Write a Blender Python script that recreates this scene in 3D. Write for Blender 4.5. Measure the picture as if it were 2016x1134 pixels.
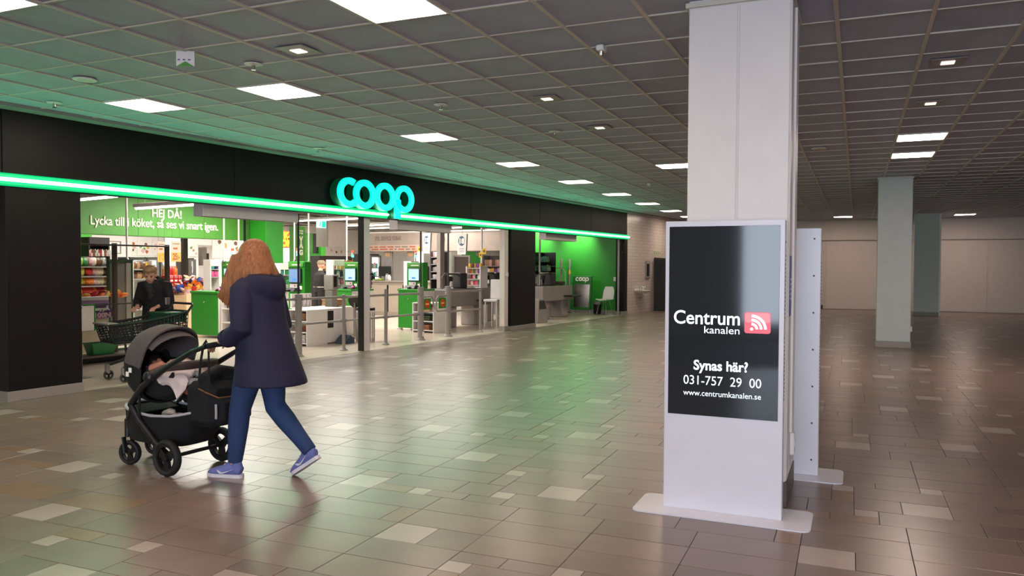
import bpy, bmesh, math, random
from math import sin, cos, pi, tan, atan2, sqrt
from mathutils import Vector, Matrix, Quaternion

R = math.radians
for o in list(bpy.data.objects):
    bpy.data.objects.remove(o)
sc = bpy.context.scene
col = sc.collection

# ------------------------------------------------------------------ camera
CAM_H, CAM_F, CAM_PITCH, CAM_AZ, CAM_ROLL = 1.48, 1560.0, 0.0278, R(29.3), R(0.25)
cd = bpy.data.cameras.new('camera')
cd.sensor_width = 36
cd.lens = CAM_F / 2016 * 36
cd.clip_start = 0.05
cd.clip_end = 200
cam = bpy.data.objects.new('camera', cd)
col.objects.link(cam)
cam.matrix_world = (Matrix.Translation((0, 0, CAM_H)) @ Matrix.Rotation(CAM_AZ - pi / 2, 4, 'Z')
                    @ Matrix.Rotation(pi / 2 - CAM_PITCH, 4, 'X') @ Matrix.Rotation(CAM_ROLL, 4, 'Z'))
sc.camera = cam

# ------------------------------------------------------------------ world, daylight, exposure
w = bpy.data.worlds.new('overcast_sky')
sc.world = w
w.use_nodes = True
w.node_tree.nodes['Background'].inputs[0].default_value = (0.72, 0.84, 1.0, 1)
w.node_tree.nodes['Background'].inputs[1].default_value = 1.0

BETA = R(5.8)          # the building grid is turned 5.8 degrees from the shop front
U = Vector((cos(BETA), sin(BETA), 0))
VL = Vector((-sin(BETA), cos(BETA), 0))


def area(name, loc, rot, sx, sy, power, color):
    ld = bpy.data.lights.new(name, 'AREA')
    ld.shape = 'RECTANGLE'
    ld.size, ld.size_y, ld.energy, ld.color = sx, sy, power, color
    o = bpy.data.objects.new(name, ld)
    o.location = loc
    o.rotation_euler = rot
    col.objects.link(o)
    return o


# daylight entering through the glazed entrance behind the camera
area('daylight', (-7.35, -2.5, 1.5), (R(90), 0, R(-90)), 7.8, 2.3, 400, (0.74, 0.85, 1.0))
# shop: diffuse light of the long ceiling fittings, one lamp added to brighten the freezer area
SHOP_LIGHTS = [(10.5, 12.0), (14.5, 12.6), (18.5, 12.6), (13.0, 15.3), (14.5, 20.0), (19.6, 18.6), (17.5, 23.5), (25.5, 17.5), (25.0, 22.5)]
for lx, ly in SHOP_LIGHTS:
    area('shop_light', (lx, ly, 3.17), (0, 0, 0), 2.6, 1.2, 118, (1.0, 0.93, 0.86))
vs = sc.view_settings
vs.view_transform = 'Standard'
vs.look = 'None'
vs.exposure = 0.85
vs.gamma = 1.0
vs.use_curve_mapping = False

cy_ = sc.cycles
cy_.max_bounces, cy_.diffuse_bounces, cy_.glossy_bounces, cy_.transmission_bounces, cy_.transparent_max_bounces = 7, 3, 3, 6, 8
cy_.caustics_reflective = cy_.caustics_refractive = False
cy_.sample_clamp_indirect = 6.0

HALL_EMIT = 17.0
WARM = (1.0, 0.81, 0.70)


# ------------------------------------------------------------------ helpers
def lin(c):
    c = c / 255.0
    return c / 12.92 if c <= 0.04045 else ((c + 0.055) / 1.055) ** 2.4


def C(r, g, b):
    return (lin(r), lin(g), lin(b), 1)


_M = {}


def mat(name, rgb, rough=0.5, metal=0.0, spec=0.5, var=0.06, scale=6.0, bump=0.0, emit=None, es=0.0, coat=0.0,
        alpha=None, trans=0.0, stretch=None, bscale=None):
    if name in _M:
        return _M[name]
    m = bpy.data.materials.new(name)
    m.use_nodes = True
    nt = m.node_tree
    b = nt.nodes['Principled BSDF']
    b.inputs['Roughness'].default_value = rough
    b.inputs['Metallic'].default_value = metal
    b.inputs['Specular IOR Level'].default_value = spec
    b.inputs['Coat Weight'].default_value = coat
    b.inputs['Transmission Weight'].default_value = trans
    c = C(*rgb)
    b.inputs['Base Color'].default_value = c
    if alpha is not None:
        b.inputs['Alpha'].default_value = alpha
    if emit is not None:
        b.inputs['Emission Color'].default_value = (*emit, 1)
        b.inputs['Emission Strength'].default_value = es
    if var > 0 or bump > 0:
        tc = nt.nodes.new('ShaderNodeTexCoord')
        n = nt.nodes.new('ShaderNodeTexNoise')
        n.inputs['Scale'].default_value = scale
        n.inputs['Detail'].default_value = 4
        src = tc.outputs['Object']
        if stretch:
            mp = nt.nodes.new('ShaderNodeMapping')
            mp.inputs['Scale'].default_value = stretch
            nt.links.new(src, mp.inputs[0])
            src = mp.outputs[0]
        nt.links.new(src, n.inputs['Vector'])
        if var > 0:
            cr = nt.nodes.new('ShaderNodeValToRGB')
            cr.color_ramp.elements[0].position = 0.3
            cr.color_ramp.elements[1].position = 0.7
            cr.color_ramp.elements[0].color = tuple(max(0, x * (1 - var)) for x in c[:3]) + (1,)
            cr.color_ramp.elements[1].color = tuple(min(1, x * (1 + var)) for x in c[:3]) + (1,)
            nt.links.new(n.outputs['Fac'], cr.inputs[0])
            nt.links.new(cr.outputs[0], b.inputs['Base Color'])
        if bump > 0:
            n2 = nt.nodes.new('ShaderNodeTexNoise')
            n2.inputs['Scale'].default_value = bscale or scale * 6
            nt.links.new(src, n2.inputs['Vector'])
            bp = nt.nodes.new('ShaderNodeBump')
            bp.inputs['Strength'].default_value = bump
            bp.inputs['Distance'].default_value = 0.01
            nt.links.new(n2.outputs['Fac'], bp.inputs['Height'])
            nt.links.new(bp.outputs[0], b.inputs['Normal'])
    _M[name] = m
    return m


def emitter(name, rgb, strength):
    if name in _M:
        return _M[name]
    m = bpy.data.materials.new(name)
    m.use_nodes = True
    nt = m.node_tree
    b = nt.nodes['Principled BSDF']
    b.inputs['Base Color'].default_value = (*[min(1, x) * 0.5 for x in rgb], 1)
    b.inputs['Emission Color'].default_value = (*rgb, 1)
    b.inputs['Emission Strength'].default_value = strength
    b.inputs['Roughness'].default_value = 0.4
    _M[name] = m
    return m


class MB:
    def __init__(s):
        s.v, s.f = [], []

    def add(s, vs_, fs):
        o = len(s.v)
        s.v += [tuple(p) for p in vs_]
        s.f += [tuple(i + o for i in f) for f in fs]
        return s

    def box(s, x0, x1, y0, y1, z0, z1, b=0.0):
        x0, x1 = min(x0, x1), max(x0, x1)
        y0, y1 = min(y0, y1), max(y0, y1)
        z0, z1 = min(z0, z1), max(z0, z1)
        if b <= 0:
            vs_ = [(x, y, z) for x in (x0, x1) for y in (y0, y1) for z in (z0, z1)]
            return s.add(vs_, [(0, 1, 3, 2), (4, 6, 7, 5), (0, 4, 5, 1), (2, 3, 7, 6), (0, 2, 6, 4), (1, 5, 7, 3)])
        b = min(b, (x1 - x0) * .49, (y1 - y0) * .49, (z1 - z0) * .49)
        vs_, idx = [], {}
        for i, x in enumerate((x0, x1)):
            for j, y in enumerate((y0, y1)):
                for k, z in enumerate((z0, z1)):
                    sx, sy, sz = (b, -b)[i], (b, -b)[j], (b, -b)[k]
                    for a, p in enumerate(((x, y + sy, z + sz), (x + sx, y, z + sz), (x + sx, y + sy, z))):
                        idx[i, j, k, a] = len(vs_)
                        vs_.append(p)
        g = idx
        fs = []
        for i in (0, 1):
            fs.append((g[i, 0, 0, 0], g[i, 1, 0, 0], g[i, 1, 1, 0], g[i, 0, 1, 0]))
            fs.append((g[0, i, 0, 1], g[1, i, 0, 1], g[1, i, 1, 1], g[0, i, 1, 1]))
            fs.append((g[0, 0, i, 2], g[1, 0, i, 2], g[1, 1, i, 2], g[0, 1, i, 2]))
            for j in (0, 1):
                fs.append((g[i, j, 0, 0], g[i, j, 1, 0], g[i, j, 1, 1], g[i, j, 0, 1]))
                fs.append((g[i, 0, j, 0], g[i, 1, j, 0], g[i, 1, j, 2], g[i, 0, j, 2]))
                fs.append((g[0, i, j, 1], g[1, i, j, 1], g[1, i, j, 2], g[0, i, j, 2]))
                for k in (0, 1):
                    fs.append((g[i, j, k, 0], g[i, j, k, 1], g[i, j, k, 2]))
        return s.add(vs_, fs)

    def tube(s, pts, r, n=8, closed=False, side=None, caps=True):
        pts = [Vector(p) for p in pts]
        m = len(pts)
        rr = [r] * m if isinstance(r, (int, float)) else list(r)
        if isinstance(r, tuple):
            rr = [r] * m
        vs_, fs = [], []
        prev = None
        for i, p in enumerate(pts):
            if closed:
                t = (pts[(i + 1) % m] - pts[i - 1])
            else:
                t = (pts[min(i + 1, m - 1)] - pts[max(i - 1, 0)])
            t = t.normalized() if t.length > 1e-9 else Vector((0, 0, 1))
            if side is not None:
                a = Vector(side)
                a = a - t * a.dot(t)
            elif prev is None:
                a = Vector((0, 0, 1)) if abs(t.z) < 0.9 else Vector((1, 0, 0))
                a = a - t * a.dot(t)
            else:
                a = prev - t * prev.dot(t)
            a = a.normalized() if a.length > 1e-9 else t.orthogonal().normalized()
            prev = a
            b = t.cross(a)
            q = rr[i]
            ra, rb = (q, q) if isinstance(q, (int, float)) else q
            for k in range(n):
                h = 2 * pi * k / n
                vs_.append(p + a * (ra * cos(h)) + b * (rb * sin(h)))
        for i in range(m if closed else m - 1):
            for k in range(n):
                a0, a1 = i * n + k, i * n + (k + 1) % n
                b0, b1 = ((i + 1) % m) * n + k, ((i + 1) % m) * n + (k + 1) % n
                fs.append((a0, a1, b1, b0))
        if not closed and caps:
            fs.append(tuple(range(n - 1, -1, -1)))
            fs.append(tuple((m - 1) * n + k for k in range(n)))
        return s.add(vs_, fs)

    def cyl(s, p0, p1, r0, r1=None, n=12):
        r1 = r0 if r1 is None else r1
        return s.tube([p0, p1], [r0, r1], n)

    def rings(s, rs, n=20, caps=True):
        """rs: (cx, cy, cz, rx, ry, yaw) level rings joined upwards"""
        vs_, fs = [], []
        for q in rs:
            cx, cy, cz, rx, ry = q[:5]
            yw = q[5] if len(q) > 5 else 0
            for k in range(n):
                h = 2 * pi * k / n
                x, y = rx * cos(h), ry * sin(h)
                vs_.append((cx + x * cos(yw) - y * sin(yw), cy + x * sin(yw) + y * cos(yw), cz))
        for i in range(len(rs) - 1):
            for k in range(n):
                fs.append((i * n + k, i * n + (k + 1) % n, (i + 1) * n + (k + 1) % n, (i + 1) * n + k))
        if caps:
            fs.append(tuple(range(n - 1, -1, -1)))
            fs.append(tuple((len(rs) - 1) * n + k for k in range(n)))
        return s.add(vs_, fs)

    def lathe(s, prof, c=(0, 0, 0), n=16):
        return s.rings([(c[0], c[1], c[2] + z, max(r, 1e-4), max(r, 1e-4)) for r, z in prof], n)

    def sphere(s, c, rx, ry=None, rz=None, n=14, m=9):
        ry = rx if ry is None else ry
        rz = rx if rz is None else rz
        return s.rings([(c[0], c[1], c[2] - rz * cos(pi * (i + .02) / (m + .04)), max(rx * sin(pi * (i + .02) / (m + .04)), 1e-4),
                         max(ry * sin(pi * (i + .02) / (m + .04)), 1e-4)) for i in range(m + 1)], n)

    def prism(s, poly, plane, t0, t1):
        n = len(poly)
        f = {'xy': lambda a, b, t: (a, b, t), 'xz': lambda a, b, t: (a, t, b), 'yz': lambda a, b, t: (t, a, b)}[plane]
        vs_ = [f(a, b, t0) for a, b in poly] + [f(a, b, t1) for a, b in poly]
        fs = [tuple(range(n - 1, -1, -1)), tuple(range(n, 2 * n))]
        fs += [(i, (i + 1) % n, n + (i + 1) % n, n + i) for i in range(n)]
        return s.add(vs_, fs)

    def strip2(s, outer, inner, plane, t0, t1, closed=False):
        """band between two equally long 2d polylines, extruded"""
        n = len(outer)
        f = {'xy': lambda a, b, t: (a, b, t), 'xz': lambda a, b, t: (a, t, b), 'yz': lambda a, b, t: (t, a, b)}[plane]
        vs_ = []
        for t in (t0, t1):
            vs_ += [f(*p, t) for p in outer] + [f(*p, t) for p in inner]
        fs = []
        for i in range(n if closed else n - 1):
            j = (i + 1) % n
            fs += [(i, j, n + j, n + i), (2 * n + i, 2 * n + j, 3 * n + j, 3 * n + i), (i, j, 2 * n + j, 2 * n + i), (n + i, n + j, 3 * n + j, 3 * n + i)]
        if not closed:
            fs += [(0, n, 3 * n, 2 * n), (n - 1, 2 * n - 1, 4 * n - 1, 3 * n - 1)]
        return s.add(vs_, fs)

    def sheet(s, rows, th=0.0):
        """grid surface, with thickness th along its normals when th > 0"""
        nr, nc = len(rows), len(rows[0])
        P = [[Vector(p) for p in r] for r in rows]
        fs = [(i * nc + j, i * nc + j + 1, (i + 1) * nc + j + 1, (i + 1) * nc + j) for i in range(nr - 1) for j in range(nc - 1)]
        if th <= 0:
            return s.add([p for r in P for p in r], fs)
        N = []
        for i in range(nr):
            for j in range(nc):
                a = P[min(i + 1, nr - 1)][j] - P[max(i - 1, 0)][j]
                b = P[i][min(j + 1, nc - 1)] - P[i][max(j - 1, 0)]
                q = a.cross(b)
                N.append(q.normalized() if q.length > 1e-12 else Vector((0, 0, 1)))
        top = [p for r in P for p in r]
        bot = [p - N[k] * th for k, p in enumerate(top)]
        m = nr * nc
        f2 = fs + [tuple(m + i for i in f[::-1]) for f in fs]
        for i in range(nr - 1):
            for j in (0, nc - 1):
                a, b = i * nc + j, (i + 1) * nc + j
                f2.append((a, b, m + b, m + a))
        for j in range(nc - 1):
            for i in (0, nr - 1):
                a, b = i * nc + j, i * nc + j + 1
                f2.append((a, b, m + b, m + a))
        return s.add(top + bot, f2)

    def mesh(s, name, m, smooth=True, recalc=True):
        me = bpy.data.meshes.new(name)
        me.from_pydata(s.v, [], s.f)
        if recalc:
            bm = bmesh.new()
            bm.from_mesh(me)
            bmesh.ops.recalc_face_normals(bm, faces=bm.faces)
            bm.to_mesh(me)
            bm.free()
        if smooth:
            me.polygons.foreach_set('use_smooth', [True] * len(me.polygons))
            me.set_sharp_from_angle(angle=R(38))
        for q in (m if isinstance(m, (list, tuple)) else [m]):
            me.materials.append(q)
        return me

    def build(s, name, m, parent=None, smooth=True, loc=None, rz=None):
        return link(name, s.mesh(name, m, smooth), parent, loc, rz)


def link(name, me, parent=None, loc=None, rz=None):
    o = bpy.data.objects.new(name, me)
    col.objects.link(o)
    if parent is not None:
        o.parent = parent
    if loc is not None:
        o.location = loc
    if rz is not None:
        o.rotation_euler = (0, 0, rz)
    return o


def tag(o, label=None, cat=None, group=None, kind=None):
    if label:
        o['label'] = label
    if cat:
        o['category'] = cat
    if group:
        o['group'] = group
    if kind:
        o['kind'] = kind
    return o


def thing(name, label, cat, loc=(0, 0, 0), rz=0.0, group=None):
    o = bpy.data.objects.new(name, None)
    o.empty_display_size = 0.1
    col.objects.link(o)
    o.location = loc
    o.rotation_euler = (0, 0, rz)
    return tag(o, label, cat, group)


def struct(name, mb, m, label=None, smooth=False, **k):
    return tag(mb.build(name, m, None, smooth, **k), label, None, None, 'structure')


def copy_tree(o, parent=None):
    c = o.copy()
    col.objects.link(c)
    c.parent = parent
    for ch in o.children:
        copy_tree(ch, c)
    return c


def text(s, size, m, parent, loc, rot=(R(90), 0, 0), extrude=0.003, name='lettering', align='CENTER', fat=0.0, width=None, spacing=1.0):
    cu = bpy.data.curves.new('lettering', 'FONT')
    cu.body = s
    cu.size = size
    cu.extrude = extrude
    cu.offset = fat
    cu.align_x = align
    cu.space_character = spacing
    cu.resolution_u = 4
    t = bpy.data.objects.new('lettering_source', cu)
    col.objects.link(t)
    bpy.context.view_layer.update()
    me = bpy.data.meshes.new_from_object(t.evaluated_get(bpy.context.evaluated_depsgraph_get()))
    bpy.data.objects.remove(t)
    if width:
        xs = [v.co.x for v in me.vertices]
        k = width / max(1e-6, max(xs) - min(xs))
        for v in me.vertices:
            v.co.x *= k
    me.materials.clear()
    me.materials.append(m)
    o = link(name, me, parent, loc)
    o.rotation_euler = rot
    return o


FACE_MY = (R(90), 0, 0)          # lettering read by someone looking along +y
FACE_MX = (R(90), 0, R(-90))     # lettering read by someone looking along +x


def organic(name, mb, m, parent, voxel=0.012, smooth=6, loc=None):
    me = mb.mesh(name, m, smooth=False)
    t = bpy.data.objects.new('organic_source', me)
    col.objects.link(t)
    a = t.modifiers.new('r', 'REMESH')
    a.mode = 'VOXEL'
    a.voxel_size = voxel
    b = t.modifiers.new('s', 'SMOOTH')
    b.iterations = smooth
    b.factor = 0.5
    bpy.context.view_layer.update()
    me2 = bpy.data.meshes.new_from_object(t.evaluated_get(bpy.context.evaluated_depsgraph_get()))
    bpy.data.objects.remove(t)
    me2.polygons.foreach_set('use_smooth', [True] * len(me2.polygons))
    me2.name = name
    if not me2.materials:
        me2.materials.append(m)
    return link(name, me2, parent, loc)


# a sight line of the camera, used to find where a fixture standing at a known depth is
def _ray(px, py):
    dx, dy = px - 1008, py - 567
    c, s = cos(CAM_ROLL), sin(CAM_ROLL)
    x, y = c * dx + s * dy, -s * dx + c * dy
    fw, up = CAM_F * cos(CAM_PITCH) - y * sin(CAM_PITCH), -CAM_F * sin(CAM_PITCH) - y * cos(CAM_PITCH)
    return fw * cos(CAM_AZ) + x * sin(CAM_AZ), fw * sin(CAM_AZ) - x * cos(CAM_AZ), up


def at_y(px, py, Y):
    x, y, z = _ray(px, py)
    return x * Y / y, CAM_H + z * Y / y


def at_z(px, py, Z):
    x, y, z = _ray(px, py)
    t = (Z - CAM_H) / z
    return x * t, y * t


def at_x(px, py, X):
    x, y, z = _ray(px, py)
    return y * X / x, CAM_H + z * X / x


def seen(x, y, z):
    """depth and frame position of a point (to choose which tiles are separate objects)"""
    f = x * cos(CAM_AZ) + y * sin(CAM_AZ)
    r = x * sin(CAM_AZ) - y * cos(CAM_AZ)
    if f < 0.3:
        return None
    return f, 1008 + CAM_F * r / f, 524 - CAM_F * (z - CAM_H) / f


rng = random.Random(7)

# ------------------------------------------------------------------ materials of the hall
ZC = 3.15
FAC_Y = 8.85


def floor_tile_mat(name, rgb, var=0.1):
    m = mat(name, rgb, rough=0.285, spec=0.5, var=var, scale=3.0)
    return m


M_TILE = [floor_tile_mat('stone_tile_grey_brown', (130, 111, 102)), floor_tile_mat('stone_tile_taupe', (135, 115, 105)),
          floor_tile_mat('stone_tile_umber', (124, 106, 97)), floor_tile_mat('stone_tile_pale', (172, 157, 147)),
          floor_tile_mat('stone_tile_ochre', (137, 110, 90))]
M_GROUT = mat('floor_grout', (62, 52, 46), rough=0.8)
M_WALL = mat('painted_wall_cream', (222, 208, 200), rough=0.6, var=0.03)
M_COLW = mat('column_white_paint', (228, 220, 216), rough=0.42, var=0.02)
M_COLG = mat('column_grey_paint', (196, 200, 198), rough=0.5, var=0.03)
M_BLACK = mat('fascia_black_laminate', (22, 19, 18), rough=0.5, spec=0.25, var=0.12, scale=14)
M_METAL = mat('brushed_steel', (150, 143, 138), rough=0.35, metal=0.85, var=0.08, scale=20, stretch=(1, 1, 12))
M_GREYPAINT = mat('grey_powder_coat', (150, 141, 137), rough=0.45, var=0.05)
M_DARKGREY = mat('dark_grey_plastic', (52, 50, 50), rough=0.5)
M_WHITE = mat('white_laminate', (232, 226, 222), rough=0.4, var=0.02)
M_SHEET = mat('white_sheet_metal', (222, 219, 226), rough=0.32, var=0.02)
M_RAIL = mat('ceiling_rail_paint', (206, 196, 184), rough=0.5, var=0.03)
M_DIFF = emitter('hall_light_diffuser', WARM, HALL_EMIT)
M_GREEN = mat('shop_green_paint', (38, 140, 34), rough=0.45, var=0.05)
M_GREEN_L = mat('shop_green_light', (78, 146, 56), rough=0.5, var=0.04)
M_BASE = mat('grey_skirting', (150, 142, 134), rough=0.5)
M_DBASE = mat('dark_skirting', (92, 82, 76), rough=0.45)
M_GLASS = mat('clear_glass', (240, 250, 245), rough=0.02, var=0, trans=1.0, spec=0.5)
M_GLASS.node_tree.nodes['Principled BSDF'].inputs['IOR'].default_value = 1.02
M_RUBBER = mat('black_rubber', (26, 25, 25), rough=0.7)
M_BLKPLASTIC = mat('black_plastic', (24, 24, 25), rough=0.4)
M_CHROME = mat('chrome', (200, 198, 196), rough=0.15, metal=1.0, var=0.02)


def ceiling_panel_mat():
    m = mat('expanded_metal_panel', (186, 187, 206), rough=0.55, metal=0.0, var=0.14, scale=1.3)
    nt = m.node_tree
    b = nt.nodes['Principled BSDF']
    tc = [q for q in nt.nodes if q.type == 'TEX_COORD'][0]
    wv = nt.nodes.new('ShaderNodeTexWave')
    wv.inputs['Scale'].default_value = 26.0
    wv.inputs['Distortion'].default_value = 0.0
    wv.bands_direction = 'DIAGONAL'
    nt.links.new(tc.outputs['Object'], wv.inputs['Vector'])
    mx = nt.nodes.new('ShaderNodeMix')
    mx.data_type = 'RGBA'
    mx.blend_type = 'MULTIPLY'
    mx.inputs[0].default_value = 0.42
    cr = [q for q in nt.nodes if q.type == 'VALTORGB'][0]
    nt.links.new(cr.outputs[0], mx.inputs[6])
    nt.links.new(wv.outputs['Color'], mx.inputs[7])
    nt.links.new(mx.outputs[2], b.inputs['Base Color'])
    bp = nt.nodes.new('ShaderNodeBump')
    bp.inputs['Strength'].default_value = 0.5
    bp.inputs['Distance'].default_value = 0.004
    nt.links.new(wv.outputs['Fac'], bp.inputs['Height'])
    nt.links.new(bp.outputs[0], b.inputs['Normal'])
    return m


M_PANEL = ceiling_panel_mat()

# ------------------------------------------------------------------ floor of the hall
floor = struct('floor', MB().box(-8.5, 34, -13.5, 9.6, -0.2, -0.004), M_GROUT, 'brown and grey stone tiled floor of the shopping hall')
TU = 0.1345
FA = R(6.3)
fu, fl = Vector((cos(FA), sin(FA), 0)), Vector((-sin(FA), cos(FA), 0))
PATTERN = [(0, 0, 1, 1), (4, 1, 1, 1), (3, 5, 1, 1), (7, 6, 1, 1), (-4, 0, 2, 2), (6, 2, 2, 2), (-1, 7, 2, 2)]
GREYS = [(22, -2, 4, 2), (18, 0, 4, 2), (14, 2, 4, 2), (24, 9, 4, 2), (23, 11, 4, 2), (22, 0, 4, 2), (18, 2, 4, 2), (14, 5, 4, 2), (11, 7, 4, 2),
         (23, 13, 4, 2), (22, 2, 4, 2), (21, 4, 4, 2), (15, 7, 4, 2), (14, -4, 4, 2), (23, 15, 4, 2), (22, 17, 4, 2), (18, -4, 4, 2), (14, -2, 4, 2),
         (24, 6, 4, 2), (23, -5, 4, 2), (13, 0, 4, 2), (18, 5, 2, 2), (12, 2, 2, 2), (20, 6, 2, 2), (20, -2, 2, 2), (22, -3, 2, 1), (24, -3, 2, 1),
         (12, 6, 2, 1), (24, 8, 2, 1), (10, 4, 2, 1), (14, 4, 2, 1), (17, 4, 2, 1), (19, 4, 2, 1), (19, 7, 1, 2), (17, 0, 1, 2)]
tiles = []
for i in range(-26, 26):
    for j in range(-24, 26):
        for k, (tx, ty, tw, th) in enumerate(PATTERN + GREYS):
            # pattern x runs to the camera's right (across), pattern y runs away along the hall
            a0 = tx + 16 * i - 3 * j - 22.6
            b0 = ty + 4 * i + 13 * j + 46.1
            ca, cb = (a0 + tw / 2) * TU, (b0 + th / 2) * TU
            p = fu * cb - fl * ca
            if not (-2.5 < p.x < 31.5 and -11.0 < p.y < FAC_Y + 0.32):
                continue
            if k < len(PATTERN):
                c = 3
            else:
                q = rng.random()
                c = 0 if q < .45 else 1 if q < .70 else 2 if q < .965 else 4
                if tw * th == 2 and rng.random() < .35:
                    c = 4
            tiles.append((p.x, p.y, tw, th, c))


def tile_mb(mb, cx, cy, tw, th, z=0.0):
    hw, hh, ch = tw * TU / 2 - .0016, th * TU / 2 - .0016, .0014
    vs_ = []
    for q, zz in ((0, z - .006), (0, z - ch), (ch, z)):
        for sx, sy in ((-1, -1), (1, -1), (1, 1), (-1, 1)):
            d = fu * (sy * (hh - q)) - fl * (sx * (hw - q))
            vs_.append((cx + d.x, cy + d.y, zz))
    fs = [(8, 9, 10, 11)]
    for r in (0, 4):
        for k in range(4):
            fs.append((r + k, r + (k + 1) % 4, r + 4 + (k + 1) % 4, r + 4 + k))
    return mb.add(vs_, fs)


def px_area(t):
    s = seen(t[0], t[1], 0)
    if not s or not (-60 < s[1] < 2076 and s[2] < 1200):
        return 0
    return t[2] * t[3] * CAM_H / s[0] ** 3


tiles.sort(key=px_area, reverse=True)
cache = {}
for t in tiles[:300]:
    key = t[2:]
    if key not in cache:
        cache[key] = tile_mb(MB(), 0, 0, t[2], t[3]).mesh('tile', M_TILE[t[4]], smooth=False)
    link('tile', cache[key], floor, (t[0], t[1], rng.uniform(-.0006, .0006)))
for c in range(5):
    mb = MB()
    for t in tiles[300:]:
        if t[4] == c:
            tile_mb(mb, t[0], t[1], t[2], t[3])
    tag(mb.build('tile_field', M_TILE[c], floor, smooth=False), kind='stuff')

# ------------------------------------------------------------------ hall walls
struct('wall_back', MB().box(-7.35, -7.15, -13.5, -6.5, 0, ZC + .1).box(-7.35, -7.15, 1.5, 12.0, 0, ZC + .1).box(-7.35, -7.15, -6.5, 1.5, 2.75, ZC + .1)
       .box(-7.35, -7.15, -6.5, 1.5, 0, .18), M_WALL, 'cream wall with the glazed entrance')
gw = struct('window_1', MB().box(-7.3, -7.2, -6.5, -6.43, .18, 2.75).box(-7.3, -7.2, 1.43, 1.5, .18, 2.75).box(-7.3, -7.2, -6.43, 1.43, 2.68, 2.75)
            .box(-7.3, -7.2, -6.43, 1.43, .18, .25), M_GREYPAINT, 'tall glazed entrance front with grey frame')
for k in range(4):
    MB().box(-7.29, -7.21, -5.0 + k * 1.5, -4.95 + k * 1.5, .25, 2.68).build('mullion', M_GREYPAINT, gw, smooth=False)
struct('wall_side', MB().box(-7.3, 34, -13.5, -13.3, 0, ZC + .1), M_WALL, 'long cream side wall of the hall')
# far wall, turned with the building grid
FW = Vector((30.05, 4.15, 0))
fw = struct('wall_far', MB().box(0, .25, -18, 7.0, 0, ZC + .1), M_WALL, 'pale cream far wall of broad boarded-up shop fronts', loc=FW, rz=BETA)
MB().box(-.012, 0, -18, 4.8, 2.41, 2.425).build('joint_rail', M_DBASE, fw, smooth=False)
for y0, y1, dz in ((-.05, 4.7, 2.40), (-5.05, -.1, 2.40), (-10, -5.1, 2.4)):
    MB().box(-.028, 0, y0, y1, 0.015, dz, .004).build('board_panel', M_WALL, fw, smooth=False)
MB().box(-.035, 0, -17, 4.5, 2.44, ZC - .02, .004).build('board_panel', M_WALL, fw, smooth=False)
MB().box(-.03, 0, -1.9, -1.86, 2.44, ZC).build('cover_strip', M_WHITE, fw, smooth=False)
dr = struct('door_1', MB().box(-.07, -.03, 0.0, .62, .14, 2.02, .006), M_WALL, 'narrow cream door leaf standing clear of the floor', loc=FW, rz=BETA)
MB().box(-.09, -.07, .06, .09, 1.0, 1.16, .006).build('door_handle', M_METAL, dr)
MB().box(-.04, 0, .0, .62, 0, .14).build('gap_shade', M_BLKPLASTIC, dr, smooth=False)  # black block stands in for the shade under the raised leaf

# ------------------------------------------------------------------ ceiling of the hall (building grid)
CU = 0.585
CO = -0.25
ceil = struct('ceiling', MB().box(-8.5, 34, -13.5, FAC_Y + .02, ZC + .10, ZC + .16), mat('void_grey', (52, 50, 52), rough=0.9), 'suspended ceiling of grey expanded metal panels in white rails')


def cw(i, j):
    """corner (i, j) of the ceiling grid; j counts to the right"""
    return U * (i * CU) - VL * ((j + CO) * CU)


LIGHTS = [(0, -9), (5, -9), (10, -9), (15, -9), (20, -9), (25, -9), (30, -9), (35, -9), (40, -9), (45, -9), (10, -12), (7, -5), (22, -5), (19, 1), (22, 1),
          (48, 5), (48, -1), (5, 2), (-5, -9), (-4, -5), (-5, 2), (2, -3), (12, 7), (-2, 6), (4, 8), (20, 8)]
LS = set(LIGHTS)
cells = []
for i in range(-13, 56):
    for j in range(-17, 24):
        p = (cw(i, j) + cw(i + 1, j + 1)) / 2
        if -7.0 < p.x < 31.0 and -13.2 < p.y < FAC_Y - .0 and (i, j) not in LS:
            cells.append((p.x, p.y, i, j))


def c_area(t):
    s = seen(t[0], t[1], ZC)
    if not s or not (-60 < s[1] < 2076 and s[2] > -60):
        return 0
    return 1 / s[0] ** 3


cells.sort(key=c_area, reverse=True)
hp = CU / 2 - .010
panel_me = MB().box(-hp, hp, -hp, hp, 0, .012, .003).mesh('panel', M_PANEL, smooth=False)
for t in cells[:300]:
    o = link('panel', panel_me, ceil, (t[0], t[1], ZC + .006 + rng.uniform(-.002, .004)), BETA)
mb = MB()
for t in cells[300:]:
    vs_ = []
    for z in (ZC + .006, ZC + .016):
        for sx, sy in ((-hp, -hp), (hp, -hp), (hp, hp), (-hp, hp)):
            d = U * sx + VL * sy
            vs_.append((t[0] + d.x, t[1] + d.y, z))
    mb.add(vs_, [(0, 1, 2, 3), (4, 5, 6, 7), (0, 1, 5, 4), (1, 2, 6, 5), (2, 3, 7, 6), (3, 0, 4, 7)])
tag(mb.build('panel_field', M_PANEL, ceil, smooth=False), kind='stuff')


def inside(p):
    return -7.1 < p.x < 30.9 and -13.2 < p.y < FAC_Y - .02


def clip_run(a, b, n=200):
    ok = [k for k in range(n + 1) if inside(a.lerp(b, k / n))]
    return (a.lerp(b, ok[0] / n), a.lerp(b, ok[-1] / n)) if len(ok) > 2 else None


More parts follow.
